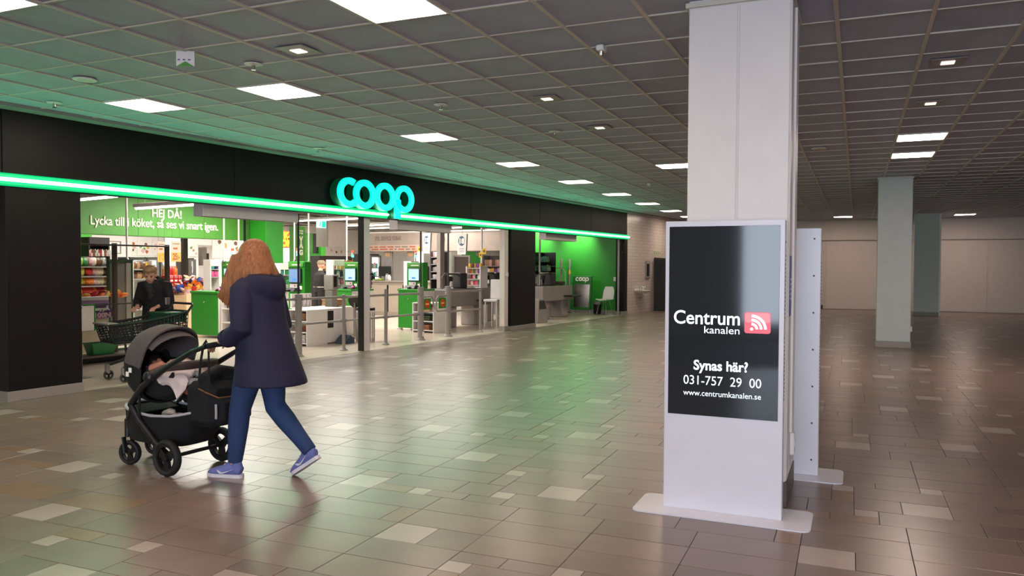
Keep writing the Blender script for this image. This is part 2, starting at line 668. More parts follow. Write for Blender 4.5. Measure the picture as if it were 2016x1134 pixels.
for fam, rgn in (('along', range(-17, 25)), ('across', range(-13, 57))):
    for k in rgn:
        a, b = (cw(-14, k), cw(57, k)) if fam == 'along' else (cw(k, -18), cw(k, 25))
        r = clip_run(a, b)
        if not r:
            continue
        a, b = r
        L = (b - a).length
        hw = .014 if fam == 'along' else .008
        dz = .004 if fam == 'along' else 0
        o = MB().box(0, L, -hw, hw, -.004 - dz, .02).build('rail', M_RAIL, ceil, smooth=False, loc=(a.x, a.y, ZC + .004), rz=atan2(b.y - a.y, b.x - a.x))

# ceiling lights
lt = thing('ceiling_light', '', 'light')
f = .285
frame = MB()
for a in (0, 1, 2, 3):
    x0, x1, y0, y1 = ((-f, f, -f, -f + .012), (-f, f, f - .012, f), (-f, -f + .012, -f + .012, f - .012), (f - .012, f, -f + .012, f - .012))[a]
    frame.box(x0, x1, y0, y1, -.008, .05)
frame.build('frame', M_WHITE, lt, smooth=False)
MB().box(-f + .012, f - .012, -f + .012, f - .012, -.004, .03, .003).build('diffuser', M_DIFF, lt, smooth=False)
LL = {(7, -5): 'square ceiling light cut by the top edge of the photo, middle of the hall', (5, -9): 'square ceiling light at the top corner over the dark shop front',
      (10, -12): 'square ceiling light closest to the black fascia, above the greeting on green', (10, -9): 'square ceiling light above the pushed pram, second of the long row',
      (15, -9): 'square ceiling light just before the glowing shop sign, third of the long row', (20, -9): 'square ceiling light past the glowing shop sign, fourth of the long row',
      (25, -9): 'fifth square ceiling light of the row along the shop front', (30, -9): 'sixth square ceiling light of the row along the shop front',
      (35, -9): 'seventh square ceiling light of the row along the shop front', (40, -9): 'eighth square ceiling light of the row along the shop front',
      (45, -9): 'last small ceiling light of the shop front row, beside the big column', (22, -5): 'ceiling light peeping out beside the tall white column',
      (19, 1): 'nearer of two ceiling lights above the slim grey column', (22, 1): 'farther of two ceiling lights above the slim grey column',
      (48, 5): 'small ceiling light above the cream wall beside the grey columns', (48, -1): 'small ceiling light above the far wall, beside the back-to-back screens'}
for k, (i, j) in enumerate(LIGHTS):
    o = lt if k == 0 else copy_tree(lt)
    p = (cw(i, j) + cw(i + 1, j + 1)) / 2
    o.location = (p.x, p.y, ZC)
    o.rotation_euler = (0, 0, BETA)
    tag(o, LL.get((i, j), 'square ceiling light out in the hall away from the shop front'), 'light', 'square hall ceiling lights')

# small ceiling fittings
spr_mb = MB().lathe([(.045, 0), (.045, -.006), (.018, -.012), (.012, -.05), (.022, -.055), (.022, -.06), (.004, -.062)], n=12)


def fitting(kind, px, py, label, big=1.0):
    z0 = ZC - .002
    x, y, z = _ray(px, py)
    t = (z0 - CAM_H) / z
    X, Y = x * t, y * t
    if kind == 'sprinkler':
        o = thing('sprinkler', label, 'sprinkler', (X, Y, z0), 0, 'ceiling sprinklers')
        MB().lathe([(.075 * big, 0), (.075 * big, -.004), (.03, -.010), (.02, -.012)], n=16).build('escutcheon', M_WHITE, o)
        MB().lathe([(.016, -.01), (.014, -.04), (.022, -.046), (.022, -.05), (.003, -.052)], n=10).build('head', M_CHROME, o)
    elif kind == 'speaker':
        o = thing('ceiling_speaker', label, 'speaker', (X, Y, z0), 0, 'round ceiling speakers')
        MB().lathe([(.10, 0), (.10, -.008), (.088, -.012)], n=20).build('rim', M_WHITE, o)
        MB().lathe([(.087, -.010), (.05, -.014), (.001, -.014)], n=20).build('grille', M_RAIL, o)
    elif kind == 'downlight':
        o = thing('recessed_spot', label, 'light', (X, Y, z0), BETA, 'small square ceiling spots')
        MB().box(-.13, .13, -.13, .13, -.004, .002, .002).build('plate', M_GREYPAINT, o, smooth=False)
        MB().box(-.05, .05, -.05, .05, -.012, -.002, .003).build('lens', mat('spot_lens', (228, 214, 200), rough=0.25, emit=WARM, es=0.7), o, smooth=False)
    elif kind == 'detector':
        o = thing('ceiling_detector', label, 'detector', (X, Y, z0), BETA, 'hanging ceiling detectors')
        MB().box(-.05, .05, -.03, .03, -.045, 0, .008).build('housing', M_WHITE, o)
        MB().lathe([(.02, -.045), (.016, -.075), (.006, -.08)], n=10).build('sensor', M_CHROME, o)


fitting('sprinkler', 499, 126, 'ceiling sprinkler with round plate, beyond the hanging paper card')
fitting('sprinkler', 107, 202, 'ceiling sprinkler near the fascia above the dark pillar')
fitting('sprinkler', 868, 206, 'ceiling sprinkler with a pale disc over the middle of the hall')
fitting('sprinkler', 1092, 259, 'small ceiling sprinkler halfway to the tall column')
fitting('sprinkler', 626, 292, 'tiny ceiling sprinkler above the glowing shop sign')
fitting('detector', 1184, 90, 'hanging white detector under the ceiling before the tall column')
fitting('detector', 1278, 361, 'small hanging detector far down the hall before the column')
fitting('speaker', 167, 156, 'round ceiling speaker over the dark pillar')
fitting('speaker', 1612, 292, 'round ceiling speaker just past the tall white column')
fitting('downlight', 588, 99, 'small square ceiling spot between the two big front lights')
fitting('downlight', 1077, 194, 'small square ceiling spot in the middle of the hall')
fitting('downlight', 1181, 251, 'small square ceiling spot close to the tall column')
fitting('downlight', 1866, 122, 'small square ceiling spot high beside the tall column')
fitting('downlight', 1832, 203, 'small square ceiling spot before the pair of long lights')
# paper card hanging from a rail
x, y, z = _ray(365, 113)
t = (ZC - .03 - CAM_H) / z * .985
cc = thing('hanging_card', 'white paper card with a green corner hanging from the ceiling', 'card', (x * t, y * t, ZC), R(-58))
MB().box(-.07, .07, -.002, .002, -.125, -.006).build('card', M_WHITE, cc, smooth=False)
MB().prism([(-.07, -.125), (.0, -.085), (.07, -.125)], 'xz', -.004, -.002).build('fold', M_GREEN_L, cc, smooth=False)
for k in range(3):
    MB().box(-.06 + k * .04, -.04 + k * .04, -.0035, -.002, -.078, -.068).build('print', mat('ink_violet', (96, 92, 140), rough=0.6), cc, smooth=False)
MB().box(-.012, .012, -.004, .004, -.01, 0).build('clip', M_METAL, cc, smooth=False)

# ------------------------------------------------------------------ columns of the hall


def column(name, u0, u1, v0, v1, m, label, base_h=.1, base_m=M_BASE, extra=None):
    """v counts to the right of the building axis"""
    c = U * ((u0 + u1) / 2) - VL * ((v0 + v1) / 2)
    a, b = (u1 - u0) / 2, (v1 - v0) / 2
    o = struct(name, MB().box(-a, a, -b, b, 0, ZC + .02, .004), m, label, loc=c, rz=BETA)
    MB().box(-a - .012, a + .012, -b - .012, b + .012, 0, base_h, .003).build('skirting', base_m, o, smooth=False)
    MB().box(-a - .02, a + .02, -b - .02, b + .02, ZC - .035, ZC - .004, .003).build('ceiling_collar', M_RAIL, o, smooth=False)
    return o, a, b


c1, a1, b1 = column('column_near', 5.10, 5.70, -1.00, -.385, M_COLW, 'tall white clad column behind the advertising screen', .16, M_DBASE)
# cladding sheets of the near column
for s in (-1, 1):
    y0, y1 = sorted((s * .006, s * (b1 - .004)))
    MB().box(-a1 - .008, -a1, y0, y1, .165, ZC - .04, .003).build('cladding_sheet', M_COLW, c1, smooth=False)
MB().box(-.10, .30, -b1 - .008, -b1, .165, ZC - .04, .003).build('cladding_sheet', M_COLW, c1, smooth=False)
MB().box(-.30, -.13, -b1 - .008, -b1, .165, ZC - .04, .003).build('cladding_sheet', M_COLW, c1, smooth=False)
duct = MB().box(-.09, -.065, -b1 - .022, -b1 - .008, .42, ZC - .04, .002).build('cable_duct', M_WHITE, c1, smooth=False)
sk = MB().box(-.125, -.045, -b1 - .04, -b1 - .008, .29, .43, .006).build('socket_box', M_WHITE, c1, smooth=False)
MB().lathe([(.026, 0), (.026, .004), (.018, .004), (.018, .001)], n=14).build('socket_face', M_SHEET, sk).matrix_local = Matrix.Translation((-.085, -b1 - .04, .36)) @ Matrix.Rotation(R(90), 4, 'X')
plq = MB().box(-.285, -.19, -b1 - .014, -b1 - .008, 1.18, 1.55, .002).build('notice', mat('notice_blue', (92, 92, 138), rough=0.4), c1, smooth=False)
for k, z in enumerate((1.40, 1.37, 1.34, 1.31, 1.28)):
    MB().box(-.275, -.21 - .01 * (k % 2), -b1 - .0155, -b1 - .014, z, z + .012).build('print_line', M_WHITE, plq, smooth=False)
c2, a2, b2 = column('column_middle', 16.22, 16.80, .35, .92, M_COLG, 'slim grey-white column standing in the empty hall', .12)
MB().box(-.24, -.05, -b2 - .03, -b2, .30, .40, .005).build('socket_box', M_WHITE, c2, smooth=False)
c3, a3, b3 = column('column_rear', 27.4, 28.0, 1.62, 2.30, M_COLG, 'farther grey column close to the far wall', .12)
MB().box(-a3 - .0, -a3 + .05, -b3 - .05, -b3, 0, ZC).build('corner_guard', M_WHITE, c3, smooth=False)

# ------------------------------------------------------------------ shop front
M_LGREY = mat('light_grey_paint', (226, 218, 216), rough=0.5, var=0.03)
struct('trim_1', MB().box(4.0, 30.5, FAC_Y - .22, FAC_Y, ZC - .03, ZC + .01).box(-7.2, 4.0, FAC_Y - .22, FAC_Y, ZC - .03, ZC + .01), M_GREYPAINT, 'narrow grey ceiling edge above the black fascia')
fas = struct('wall_fascia', MB().box(-7.2, 22.95, FAC_Y, FAC_Y + .10, 2.30, ZC + .15).box(-7.2, 22.95, FAC_Y + .10, FAC_Y + .42, 2.9, ZC + .15), M_BLACK, 'long black fascia above the supermarket front')
for k, x in enumerate((1.6, 4.7, 7.8, 10.9, 14.0, 17.1, 20.2)):
    MB().box(x + .006, min(x + 3.094, 22.95), FAC_Y - .012, FAC_Y, 2.31, ZC - .03, .003).build('fascia_panel', M_BLACK, fas, smooth=False)
struct('wall_front', MB().box(-7.2, 4.0, FAC_Y, FAC_Y + .2, 0, 2.3), M_WALL, 'cream wall beside the supermarket front')
for nm, x0, x1, d, lab in (('pillar_dark', 4.72, 5.55, .6, 'broad black pillar at the end of the shop front beside the trolleys'),
                           ('pillar_black', 15.66, 16.86, .22, 'black pillar between the checkout and the mirror bay'), ('pillar_jamb', 22.70, 22.95, .25, 'slim black jamb beside the tiled wall')):
    o = struct(nm, MB().box(x0, x1, FAC_Y - .03, FAC_Y + d, 0, 2.31, .004), M_BLACK, lab)
    MB().box(x0 - .012, x1 + .012, FAC_Y - .045, FAC_Y + d, 0, .11, .003).build('skirting', M_BASE, o, smooth=False)
# tiled hall wall past the shop
M_TILED = mat('white_wall_tiles', (214, 202, 190), rough=0.25, var=0.02)
nt = M_TILED.node_tree
bk = nt.nodes.new('ShaderNodeTexBrick')
bk.offset = 0.0
bk.inputs['Color1'].default_value = C(222, 210, 198)
bk.inputs['Color2'].default_value = C(214, 202, 190)
bk.inputs['Mortar'].default_value = C(176, 164, 152)
bk.inputs['Scale'].default_value = 1.0
bk.inputs['Mortar Size'].default_value = 0.004
bk.inputs['Brick Width'].default_value = 0.2
bk.inputs['Row Height'].default_value = 0.1
tcn = nt.nodes.new('ShaderNodeTexCoord')
sp = nt.nodes.new('ShaderNodeSeparateXYZ')
cb_ = nt.nodes.new('ShaderNodeCombineXYZ')
nt.links.new(tcn.outputs['Object'], sp.inputs[0])
nt.links.new(sp.outputs[0], cb_.inputs[0])
nt.links.new(sp.outputs[2], cb_.inputs[1])
nt.links.new(cb_.outputs[0], bk.inputs['Vector'])
nt.links.new(bk.outputs['Color'], nt.nodes['Principled BSDF'].inputs['Base Color'])
struct('wall_tiled', MB().box(22.95, 30.6, FAC_Y, FAC_Y + .2, 0, ZC + .1), M_TILED, 'white tiled hall wall with the wash basin')

# glowing edge strip, in two runs broken by the stem of the sign
M_LEDCORE = emitter('led_core', (0.20, 1.0, 0.50), 19.0)
M_LEDBODY = emitter('led_body', (0.0, 0.36, 0.11), 1.0)
led = thing('led_strip', 'long glowing green light strip along the lower edge of the black fascia', 'light strip', (4, FAC_Y - .02, 2.375))
for x0, x1 in ((-3.5, 7.17), (7.50, 18.98)):
    h = MB().box(x0, x1, -.05, .004, -.068, .068, .016).build('diffuser_body', M_LEDBODY, led, smooth=False)
    MB().tube([(x0 + .01, -.052, 0), (x1 - .01, -.052, 0)], .019, 10).build('bright_core', M_LEDCORE, h)

# the sign letters, built round as they are
M_SIGN = emitter('sign_face', (0.0, 0.70, 0.47), 1.0)
M_SIGNSIDE = mat('sign_return_green', (4, 34, 18), rough=0.5, emit=(0.0, 0.5, 0.16), es=0.03)
sign = thing('shop_sign', 'glowing turquoise sign letters reading coop above the entrance', 'sign', (9.95, FAC_Y, 2.668))


def ell(cx, cz, rx, rz, a0, a1, n=40):
    return [(cx + rx * cos(a0 + (a1 - a0) * k / n), cz + rz * sin(a0 + (a1 - a0) * k / n)) for k in range(n + 1)]


SX = [.06, .447, .989, 1.534]
RX, RZ, ST = .278, .243, .122
Y0, YF = -.16, -.20
for k, cx in enumerate(SX):
    side, face = MB(), MB()
    if k == 0:
        o_, i_ = ell(cx, 0, RX, RZ, R(58), R(312)), ell(cx, 0, RX - ST, RZ - ST * .85, R(58), R(312))
        side.strip2(o_, i_, 'xz', Y0, -.012)
        face.strip2(o_, i_, 'xz', YF, Y0)
    else:
        o_, i_ = ell(cx, 0, RX, RZ, 0, 2 * pi)[:-1], ell(cx, 0, RX - ST, RZ - ST * .85, 0, 2 * pi)[:-1]
        side.strip2(o_, i_, 'xz', Y0, -.012, True)
        face.strip2(o_, i_, 'xz', YF, Y0, True)
        if k == 3:
            side.box(cx - RX, cx - RX + .16, Y0, -.012, -.36, -.02)
            face.box(cx - RX, cx - RX + .16, YF, Y0, -.36, -.02)
    lo = face.build('letter', M_SIGN, sign, smooth=False)
    side.build('letter_return', M_SIGNSIDE, lo, smooth=False)

# pale inner pillar and glass door edge
o = struct('pillar_pale', MB().box(15.46, 15.63, FAC_Y + .02, FAC_Y + .15, 0, 2.5, .004), M_WALL, 'cream pillar with a small white switch box')
MB().box(15.45, 15.635, FAC_Y + .01, FAC_Y + .16, 0, .12, .003).build('skirting', M_BASE, o, smooth=False)
MB().box(15.50, 15.58, FAC_Y - .02, FAC_Y + .02, 1.24, 1.33, .008).build('switch_box', M_WHITE, o)
o = struct('door_2', MB().box(10.62, 10.80, FAC_Y + .04, FAC_Y + .13, 0, 2.32, .006), M_LGREY, 'grey sliding door edge post standing alone in the shop opening')
MB().box(10.60, 10.625, FAC_Y + .03, FAC_Y + .14, 0, 2.32).build('rubber_edge', M_BLKPLASTIC, o, smooth=False)
o = struct('door_3', MB().box(22.45, 22.50, FAC_Y + .05, FAC_Y + .10, 0, 2.32, .004), M_GREYPAINT, 'thin grey glass door post beside the green wall')
MB().box(22.50, 22.68, FAC_Y + .07, FAC_Y + .08, .05, 2.3).build('glass_pane', M_GLASS, o, smooth=False)
# shutter housings hanging inside the openings
for x0, x1, lab in ((7.40, 9.20, 'grey boxed air curtain above the first shop opening'), (11.72, 13.49, 'grey boxed air curtain above the barrier gate'), (17.77, 19.60, 'grey boxed air curtain above the mirror bay')):
    o = thing('air_curtain', lab, 'air curtain', ((x0 + x1) / 2, 9.0, 2.145), 0, 'grey air curtains over the openings')
    h = (x1 - x0) / 2
    MB().box(-h, h, 0, .2, 0, .24, .006).build('housing', M_LGREY, o, smooth=False)
    MB().box(-h + .05, h - .05, .04, .10, -.006, .0).build('outlet_grille', M_DARKGREY, o, smooth=False)
    for s in (-1, 1):
        MB().cyl((s * (h - .2), .12, .24), (s * (h - .2), .12, .80), .008, n=6).build('hanger', M_METAL, o)

# ------------------------------------------------------------------ things on the tiled wall
o = thing('wash_basin', 'white wash basin with taps on the tiled wall', 'basin', (24.06, FAC_Y, .72))
rows = []
for rr, zz in ((.02, -.10), (.22, -.10), (.34, -.05), (.40, 0.0), (.37, 0.0), (.30, -.05), (.05, -.07)):
    rows.append([(rr * cos(a), -.02 - max(0, rr * .95 * sin(a)), zz) for a in [pi * k / 14 for k in range(15)]])
MB().sheet(rows).build('bowl', M_WHITE, o)
MB().box(-.42, .42, -.03, 0, -.02, .05, .008).build('splash_edge', M_WHITE, o)
for s in (-.11, .08):
    MB().tube([(s, -.06, .0), (s, -.06, .11), (s, -.16, .13), (s, -.18, .10)], .014, 8).build('tap', M_CHROME, o)
MB().tube([(0, -.15, -.1), (0, -.15, -.2), (0, -.12, -.24), (0, -.02, -.24)], .022, 8).build('waste_pipe', M_CHROME, o)
o = thing('paper_dispenser', 'framed dark hatch on the tiled wall above the basin', 'dispenser', (24.80, FAC_Y, 1.1))
MB().strip2([(-.2, 0), (.2, 0), (.2, .56), (-.2, .56)], [(-.14, .06), (.14, .06), (.14, .46), (-.14, .46)], 'xz', -.04, 0, True).build('frame', M_GREYPAINT, o, smooth=False)
MB().box(-.14, .14, -.02, 0, .06, .46).build('recess', M_BLKPLASTIC, o, smooth=False)
MB().box(-.1, .1, -.045, -.04, .49, .53).build('label_plate', M_WHITE, o, smooth=False)
o = thing('recycling_machine', 'tall black machine standing against the tiled wall', 'machine', (25.95, FAC_Y - .02, 0))
MB().prism([(0, 0), (-.42, 0), (-.42, .5), (-.5, .7), (-.5, 1.45), (-.38, 1.75), (0, 1.78)], 'yz', -.5, .5).build('cabinet', mat('machine_black', (40, 36, 35), rough=0.35), o, smooth=False)
MB().box(-.16, .16, -.51, -.49, 1.05, 1.36, .01).build('front_screen', M_BLKPLASTIC, o, smooth=False)
MB().lathe([(.12, 0), (.12, .02), (.09, .02), (.085, -.0)], n=18).build('feed_ring', M_GREYPAINT, o).matrix_local = Matrix.Translation((.22, -.5, 1.2)) @ Matrix.Rotation(R(90), 4, 'X')
MB().box(-.48, .48, -.44, -.01, .0, .14).build('plinth', M_DBASE, o, smooth=False)
o = thing('pictogram_sign', 'row of four small green pictogram plates above the black machine', 'sign', (25.75, FAC_Y, 1.86))
for k in range(4):
    p = MB().box(-.38 + k * .20, -.22 + k * .20, -.012, 0, 0, .17, .004).build('plate', mat('plate_cream', (226, 220, 190), rough=0.4), o, smooth=False)
    MB().sphere((-.30 + k * .2, -.014, .115), .03, .006, .03).prism([(-.33 + k * .2, .03), (-.27 + k * .2, .03), (-.28 + k * .2, .09), (-.32 + k * .2, .09)], 'xz', -.016, -.012).build('pictogram', M_GREEN, p)
o = thing('small_notice', 'tiny dark notice plate on the tiled wall beside the machine', 'notice', (25.3, FAC_Y, 1.45))
MB().box(-.04, .04, -.01, 0, 0, .2, .003).build('plate', M_GREYPAINT, o, smooth=False)
MB().box(-.025, .025, -.012, -.01, .05, .08).build('print', M_WHITE, o, smooth=False)

# ------------------------------------------------------------------ advertising screen (totem)
M_SCREEN = mat('display_glass', (8, 9, 13), rough=0.06, spec=0.4, var=0, emit=(0.75, 0.85, 1.0), es=0.010)
M_TXT = emitter('screen_white', (0.78, 0.95, 1.0), 1.5)
M_TXT2 = emitter('screen_white_thin', (0.75, 0.88, 1.0), 0.85)
M_RED = emitter('screen_red', (0.62, 0.07, 0.10), 0.9)
M_RED2 = emitter('screen_red_light', (0.75, 0.16, 0.18), 0.9)


def totem(name, label, u0, v_mid, facing):
    """local x is depth (screen at -x when facing < 0), local y to the left"""
    p = U * u0 - VL * v_mid
    o = thing(name, label, 'display', (p.x, p.y, 0), BETA + (0 if facing < 0 else pi))
    n = 10
    poly = []
    for cx, cy, a in ((.15, .46, 0), (-.15, .46, 90), (-.15, -.46, 180), (.15, -.46, 270)):
        for k in range(n + 1):
            t_ = R(a + 90 * k / n)
            poly.append((cx + .05 * cos(t_), cy + .05 * sin(t_)))
    MB().prism(poly, 'xy', 0, .008).build('base_plate', M_SHEET, o, smooth=False)
    hw, H_ = .345, 1.755
    MB().box(-.05, -.044, -hw, hw, .008, H_, .002).build('front_panel', M_SHEET, o, smooth=False)
    MB().box(-.044, .05, -hw, hw, .008, H_, .004).build('housing', M_SHEET, o, smooth=False)
    return o


k1 = totem('advertising_display', 'white floor-standing advertising screen showing Centrum kanalen in front of the column', 4.86, -.725, -1)
scr = MB().box(-.053, -.0505, -.318, .322, .585, 1.722, .001).build('screen', M_SCREEN, k1, smooth=False)
XS = -.0545


def stext(s, size, m, y, z, width, fat=0.0, name='lettering'):
    return text(s, size, m, scr, (XS, y, z), FACE_MX, 0.0004, name, 'CENTER', fat, width)


stext('Centrum', .115, M_TXT, .095, 1.137, .388, .0010)
stext('kanalen', .062, M_TXT2, .005, 1.083, .205)
stext('Synas h\u00e4r?', .082, M_TXT, .01, .862, .315, .0016)
stext('031-757  29  00', .078, M_TXT2, .002, .772, .452)
stext('www.centrumkanalen.se', .048, M_TXT2, .002, .705, .452)


def rrect(y0, y1, z0, z1, r, n=6):
    pts = []
    for cy, cz, a in ((y1 - r, z1 - r, 0), (y0 + r, z1 - r, 90), (y0 + r, z0 + r, 180), (y1 - r, z0 + r, 270)):
        pts += [(cy + r * cos(R(a + 90 * k / n)), cz + r * sin(R(a + 90 * k / n))) for k in range(n + 1)]
    return pts


lg = MB().prism(rrect(-.272, -.125, 1.092, 1.216, .014), 'yz', XS, XS + .001).build('logo_tile', M_RED, scr, smooth=False)
MB().prism(rrect(-.268, -.129, 1.155, 1.212, .012), 'yz', XS - .0003, XS).build('logo_sheen', M_RED2, lg, smooth=False)
cy, cz = -.166, 1.117
for r0, r1 in ((.022, .036), (.046, .060), (.070, .084)):
    a = [R(90 + 90 * k / 14) for k in range(15)]
    MB().strip2([(cy + r1 * cos(t_), cz + r1 * sin(t_)) for t_ in a], [(cy + r0 * cos(t_), cz + r0 * sin(t_)) for t_ in a], 'yz', XS - .0008, XS - .0003).build('logo_wave', M_TXT, lg, smooth=False)
MB().prism([(cy + .0085 * cos(2 * pi * k / 16), cz + .0085 * sin(2 * pi * k / 16)) for k in range(16)], 'yz', XS - .0008, XS - .0003).build('logo_dot', M_TXT, lg, smooth=False)
# vents on the side of the housing
MB().box(-.012, .012, -.347, -.3445, 1.62, 1.632).build('vent_slot', M_BLKPLASTIC, k1, smooth=False)
for z0, n in ((1.18, 16), (.70, 16)):
    for k in range(n):
        MB().box(-.010, .014, -.3465, -.3445, z0 + k * .024, z0 + k * .024 + .010).build('vent_slot', M_BLKPLASTIC, k1, smooth=False)
k2 = totem('advertising_display', 'second white screen stand with its back to the column, edge on', 6.0, -.575, 1)
MB().box(-.053, -.0505, -.32, .32, .585, 1.722, .001).build('screen', M_SCREEN, k2, smooth=False)
for k in range(7):
    MB().cyl((.0495, .30, .12 + k * .26), (.052, .30, .12 + k * .26), .007, n=8).build('screw', M_BLKPLASTIC, k2)
for z0, n in ((1.12, 17), (.60, 17)):
    for k in range(n):
        MB().box(-.014, .010, .3445, .3465, z0 + k * .024, z0 + k * .024 + .010).build('vent_slot', M_BLKPLASTIC, k2, smooth=False)

# ------------------------------------------------------------------ shop shell
M_SFLOOR = mat('shop_floor_cream', (214, 200, 182), rough=0.22, spec=0.5, var=0.04, scale=2)
M_SWALL = mat('shop_wall_white', (244, 240, 236), rough=0.6, var=0.02)
M_SCEIL = mat('shop_ceiling_dark', (96, 88, 82), rough=0.8, var=0.1)
M_TUBE = emitter('shop_tube', (1.0, 0.94, 0.86), 6.0)
M_WOOD = mat('pale_plywood', (220, 188, 150), rough=0.5, var=0.08, scale=3, stretch=(1, 8, 8))
M_CARDB = mat('cardboard', (176, 134, 92), rough=0.8, var=0.08)
sf = struct('floor_shop', MB().box(3.8, 32.2, FAC_Y + .02, 26.2, -.1, .003), M_SFLOOR, 'cream polished floor inside the supermarket')
struct('wall_shop_back', MB().box(3.8, 32.2, 26, 26.2, 0, 3.5), M_SWALL, 'white back wall of the supermarket')
struct('wall_shop_start', MB().box(3.8, 4.0, FAC_Y + .2, 26, 0, 3.5), M_SWALL, 'white side wall of the supermarket by the trolleys')
struct('wall_shop_end', MB().box(32, 32.2, 13, 26, 0, 3.5), M_SWALL, 'white end wall of the supermarket')
struct('wall_shop_return', MB().box(23.15, 32.2, 13.0, 13.2, 0, 3.5), M_SWALL, 'white return wall behind the mirror bay')
gwall = struct('wall_green', MB().box(22.95, 23.15, FAC_Y + .2, 13.2, 0, 3.5), M_GREEN, 'bright green wall behind the white chair and mirror')
MB().box(22.93, 22.95, FAC_Y + .25, 13.1, 0, .12).build('skirting', M_BASE, gwall, smooth=False)
MB().box(22.93, 22.95, FAC_Y + .30, FAC_Y + .42, 1.02, 1.15, .02).build('wall_button', M_WHITE, gwall)
sceil = struct('ceiling_shop', MB().box(3.8, 32.2, FAC_Y + .22, 26.2, 3.3, 3.5), M_SCEIL, 'dark open ceiling of the supermarket with pipes and light rails')
for k, y in enumerate((10.4, 12.1, 13.9, 16.2, 18.0, 19.8, 21.6, 23.4)):
    MB().tube([(4.2, y, 3.19), (31.8, y, 3.19)], .045 if k % 2 else .03, 8).build('pipe', M_GREYPAINT, sceil)
for k, x in enumerate((9, 13, 17, 21, 25, 29)):
    MB().box(x, x + .12, 9.4 if x < 22 else 13.4, 25.8, 3.14, 3.2).build('cable_tray', M_METAL, sceil, smooth=False)
# long shop fittings: each is laid between two points of the ceiling
TUBES = [((150, 392), (232, 384), 2.50, 'tube light just inside the opening beside the dark pillar'), ((266, 409), (400, 400), 2.50, 'tube light hanging before the greeting on green'),
         ((588, 434), (709, 429), 2.86, 'long tube light before the emergency exit sign'), ((674, 444), (728, 442), 2.92, 'short tube light behind the grey door post'),
         ((727, 443), (784, 440), 2.80, 'tube light beside the air curtain over the gate'), ((727, 449), (784, 447), 2.90, 'second tube light beside the air curtain over the gate'),
         ((890, 448), (926, 446), 2.86, 'tube light above the age-limit signs'), ((890, 458), (928, 455), 2.94, 'second tube light above the age-limit signs'),
         ((932, 457), (972, 456), 3.0, 'tube light above the lit white board'), ((960, 454), (980, 452), 2.9, 'short tube light near the cream pillar'),
         ((1054, 459), (1076, 457), 2.7, 'tube light at the edge of the black pillar, above the till')]
for (pa, pb, zt, lab) in TUBES:
    A_, B_ = Vector(at_z(*pa, zt)), Vector(at_z(*pb, zt))
    m_, L = (A_ + B_) / 2, (B_ - A_).length
    o = thing('tube_light', lab, 'light', (m_.x, m_.y, zt), atan2(B_.y - A_.y, B_.x - A_.x), 'linear shop lights')
    MB().box(-L / 2, L / 2, -.05, .05, 0, .07, .008).build('housing', M_WHITE, o, smooth=False)
    MB().tube([(-L / 2 + .03, 0, -.012), (L / 2 - .03, 0, -.012)], .024, 8).build('tube', M_TUBE, o)
    for s in (-1, 1):
        MB().cyl((s * L * .35, 0, .07), (s * L * .35, 0, 3.3 - zt), .006, n=6).build('hanger', M_METAL, o)

# green bulkhead with the greeting
bh = struct('wall_bulkhead', MB().box(10.2, 16.0, 17.0, 17.3, 2.15, 3.3), M_GREEN_L, 'green bulkhead with a goodbye greeting above the freezers')
for x0, x1 in ((10.2, 12.1), (12.1, 14.0), (14.0, 16.0)):
    MB().box(x0 + .004, x1 - .004, 16.985, 17.0, 2.16, 3.29, .002).build('board', M_GREEN_L, bh, smooth=False)
M_LETTER = mat('sign_letter_white', (250, 246, 232), rough=0.5, var=0.01)
text('HEJ D\u00c5!', .28, M_LETTER, bh, (12.88, 16.975, 2.63), FACE_MY, .012, 'lettering', 'CENTER', .004, .83)
text('Lycka till i k\u00f6ket, s\u00e5 ses vi snart igen.', .29, M_LETTER, bh, (12.66, 16.975, 2.375), FACE_MY, .012, 'lettering', 'CENTER', .003, 3.52)
struct('pillar_green_start', MB().box(9.6, 10.95, 17.0, 17.3, 0, 2.15), mat('leaf_green', (72, 190, 52), rough=0.5), 'light green wall strip beneath the bulkhead')
x0, _ = at_y(524, 500, 16.2)
x1, _ = at_y(558, 500, 16.2)
struct('pillar_green', MB().box(x0, x1, 16.2, 16.8, 0, 3.3, .006), M_GREEN, 'broad bright green pillar behind the person with auburn hair')
x0, _ = at_y(362, 500, 18.5)
struct('pillar_thin', MB().box(x0, x0 + .13, 18.5, 18.63, 0, 2.6), mat('dark_brown_post', (52, 42, 38), rough=0.5), 'thin dark post in front of the freezers')
# dark service doorway in the back of the freezer area
x0, _ = at_y(393, 500, 21)
x1, _ = at_y(420, 500, 21)
ps = struct('wall_partition', MB().box(x0 - 1.1, x0 - .05, 21, 21.2, 0, 2.9).box(x0 - .05, x1 + .05, 21, 21.2, 2.1, 2.9).box(x1 + .05, x1 + 2.6, 21, 21.2, 0, 2.9), M_SWALL, 'white partition with a dark service doorway')
MB().box(x0 - .05, x1 + .05, 21.9, 21.95, 0, 2.1).build('interior_shade', mat('doorway_shade_grey', (70, 66, 68), rough=0.7), ps, smooth=False)  # sheet coloured dark for the shade beyond the doorway
bx = MB().box(x0 + .35, x1, 21.3, 21.6, 1.45, 2.05, .01).build('service_box', M_GREYPAINT, ps, smooth=False)
MB().box(x0 + .52, x0 + .60, 21.285, 21.3, 1.65, 1.85).build('box_slot', M_BLKPLASTIC, bx, smooth=False)

# food posters over the freezers
POST = mat('poster_paper', (246, 236, 232), rough=0.5, var=0.02)
prg = random.Random(4)
PC = [mat('print_' + n, c, rough=0.6, var=0.15, scale=20) for n, c in (('leaf', (120, 170, 90)), ('amber', (226, 170, 70)), ('rust', (190, 100, 70)), ('brown', (120, 80, 60)), ('rose', (232, 180, 176)))]


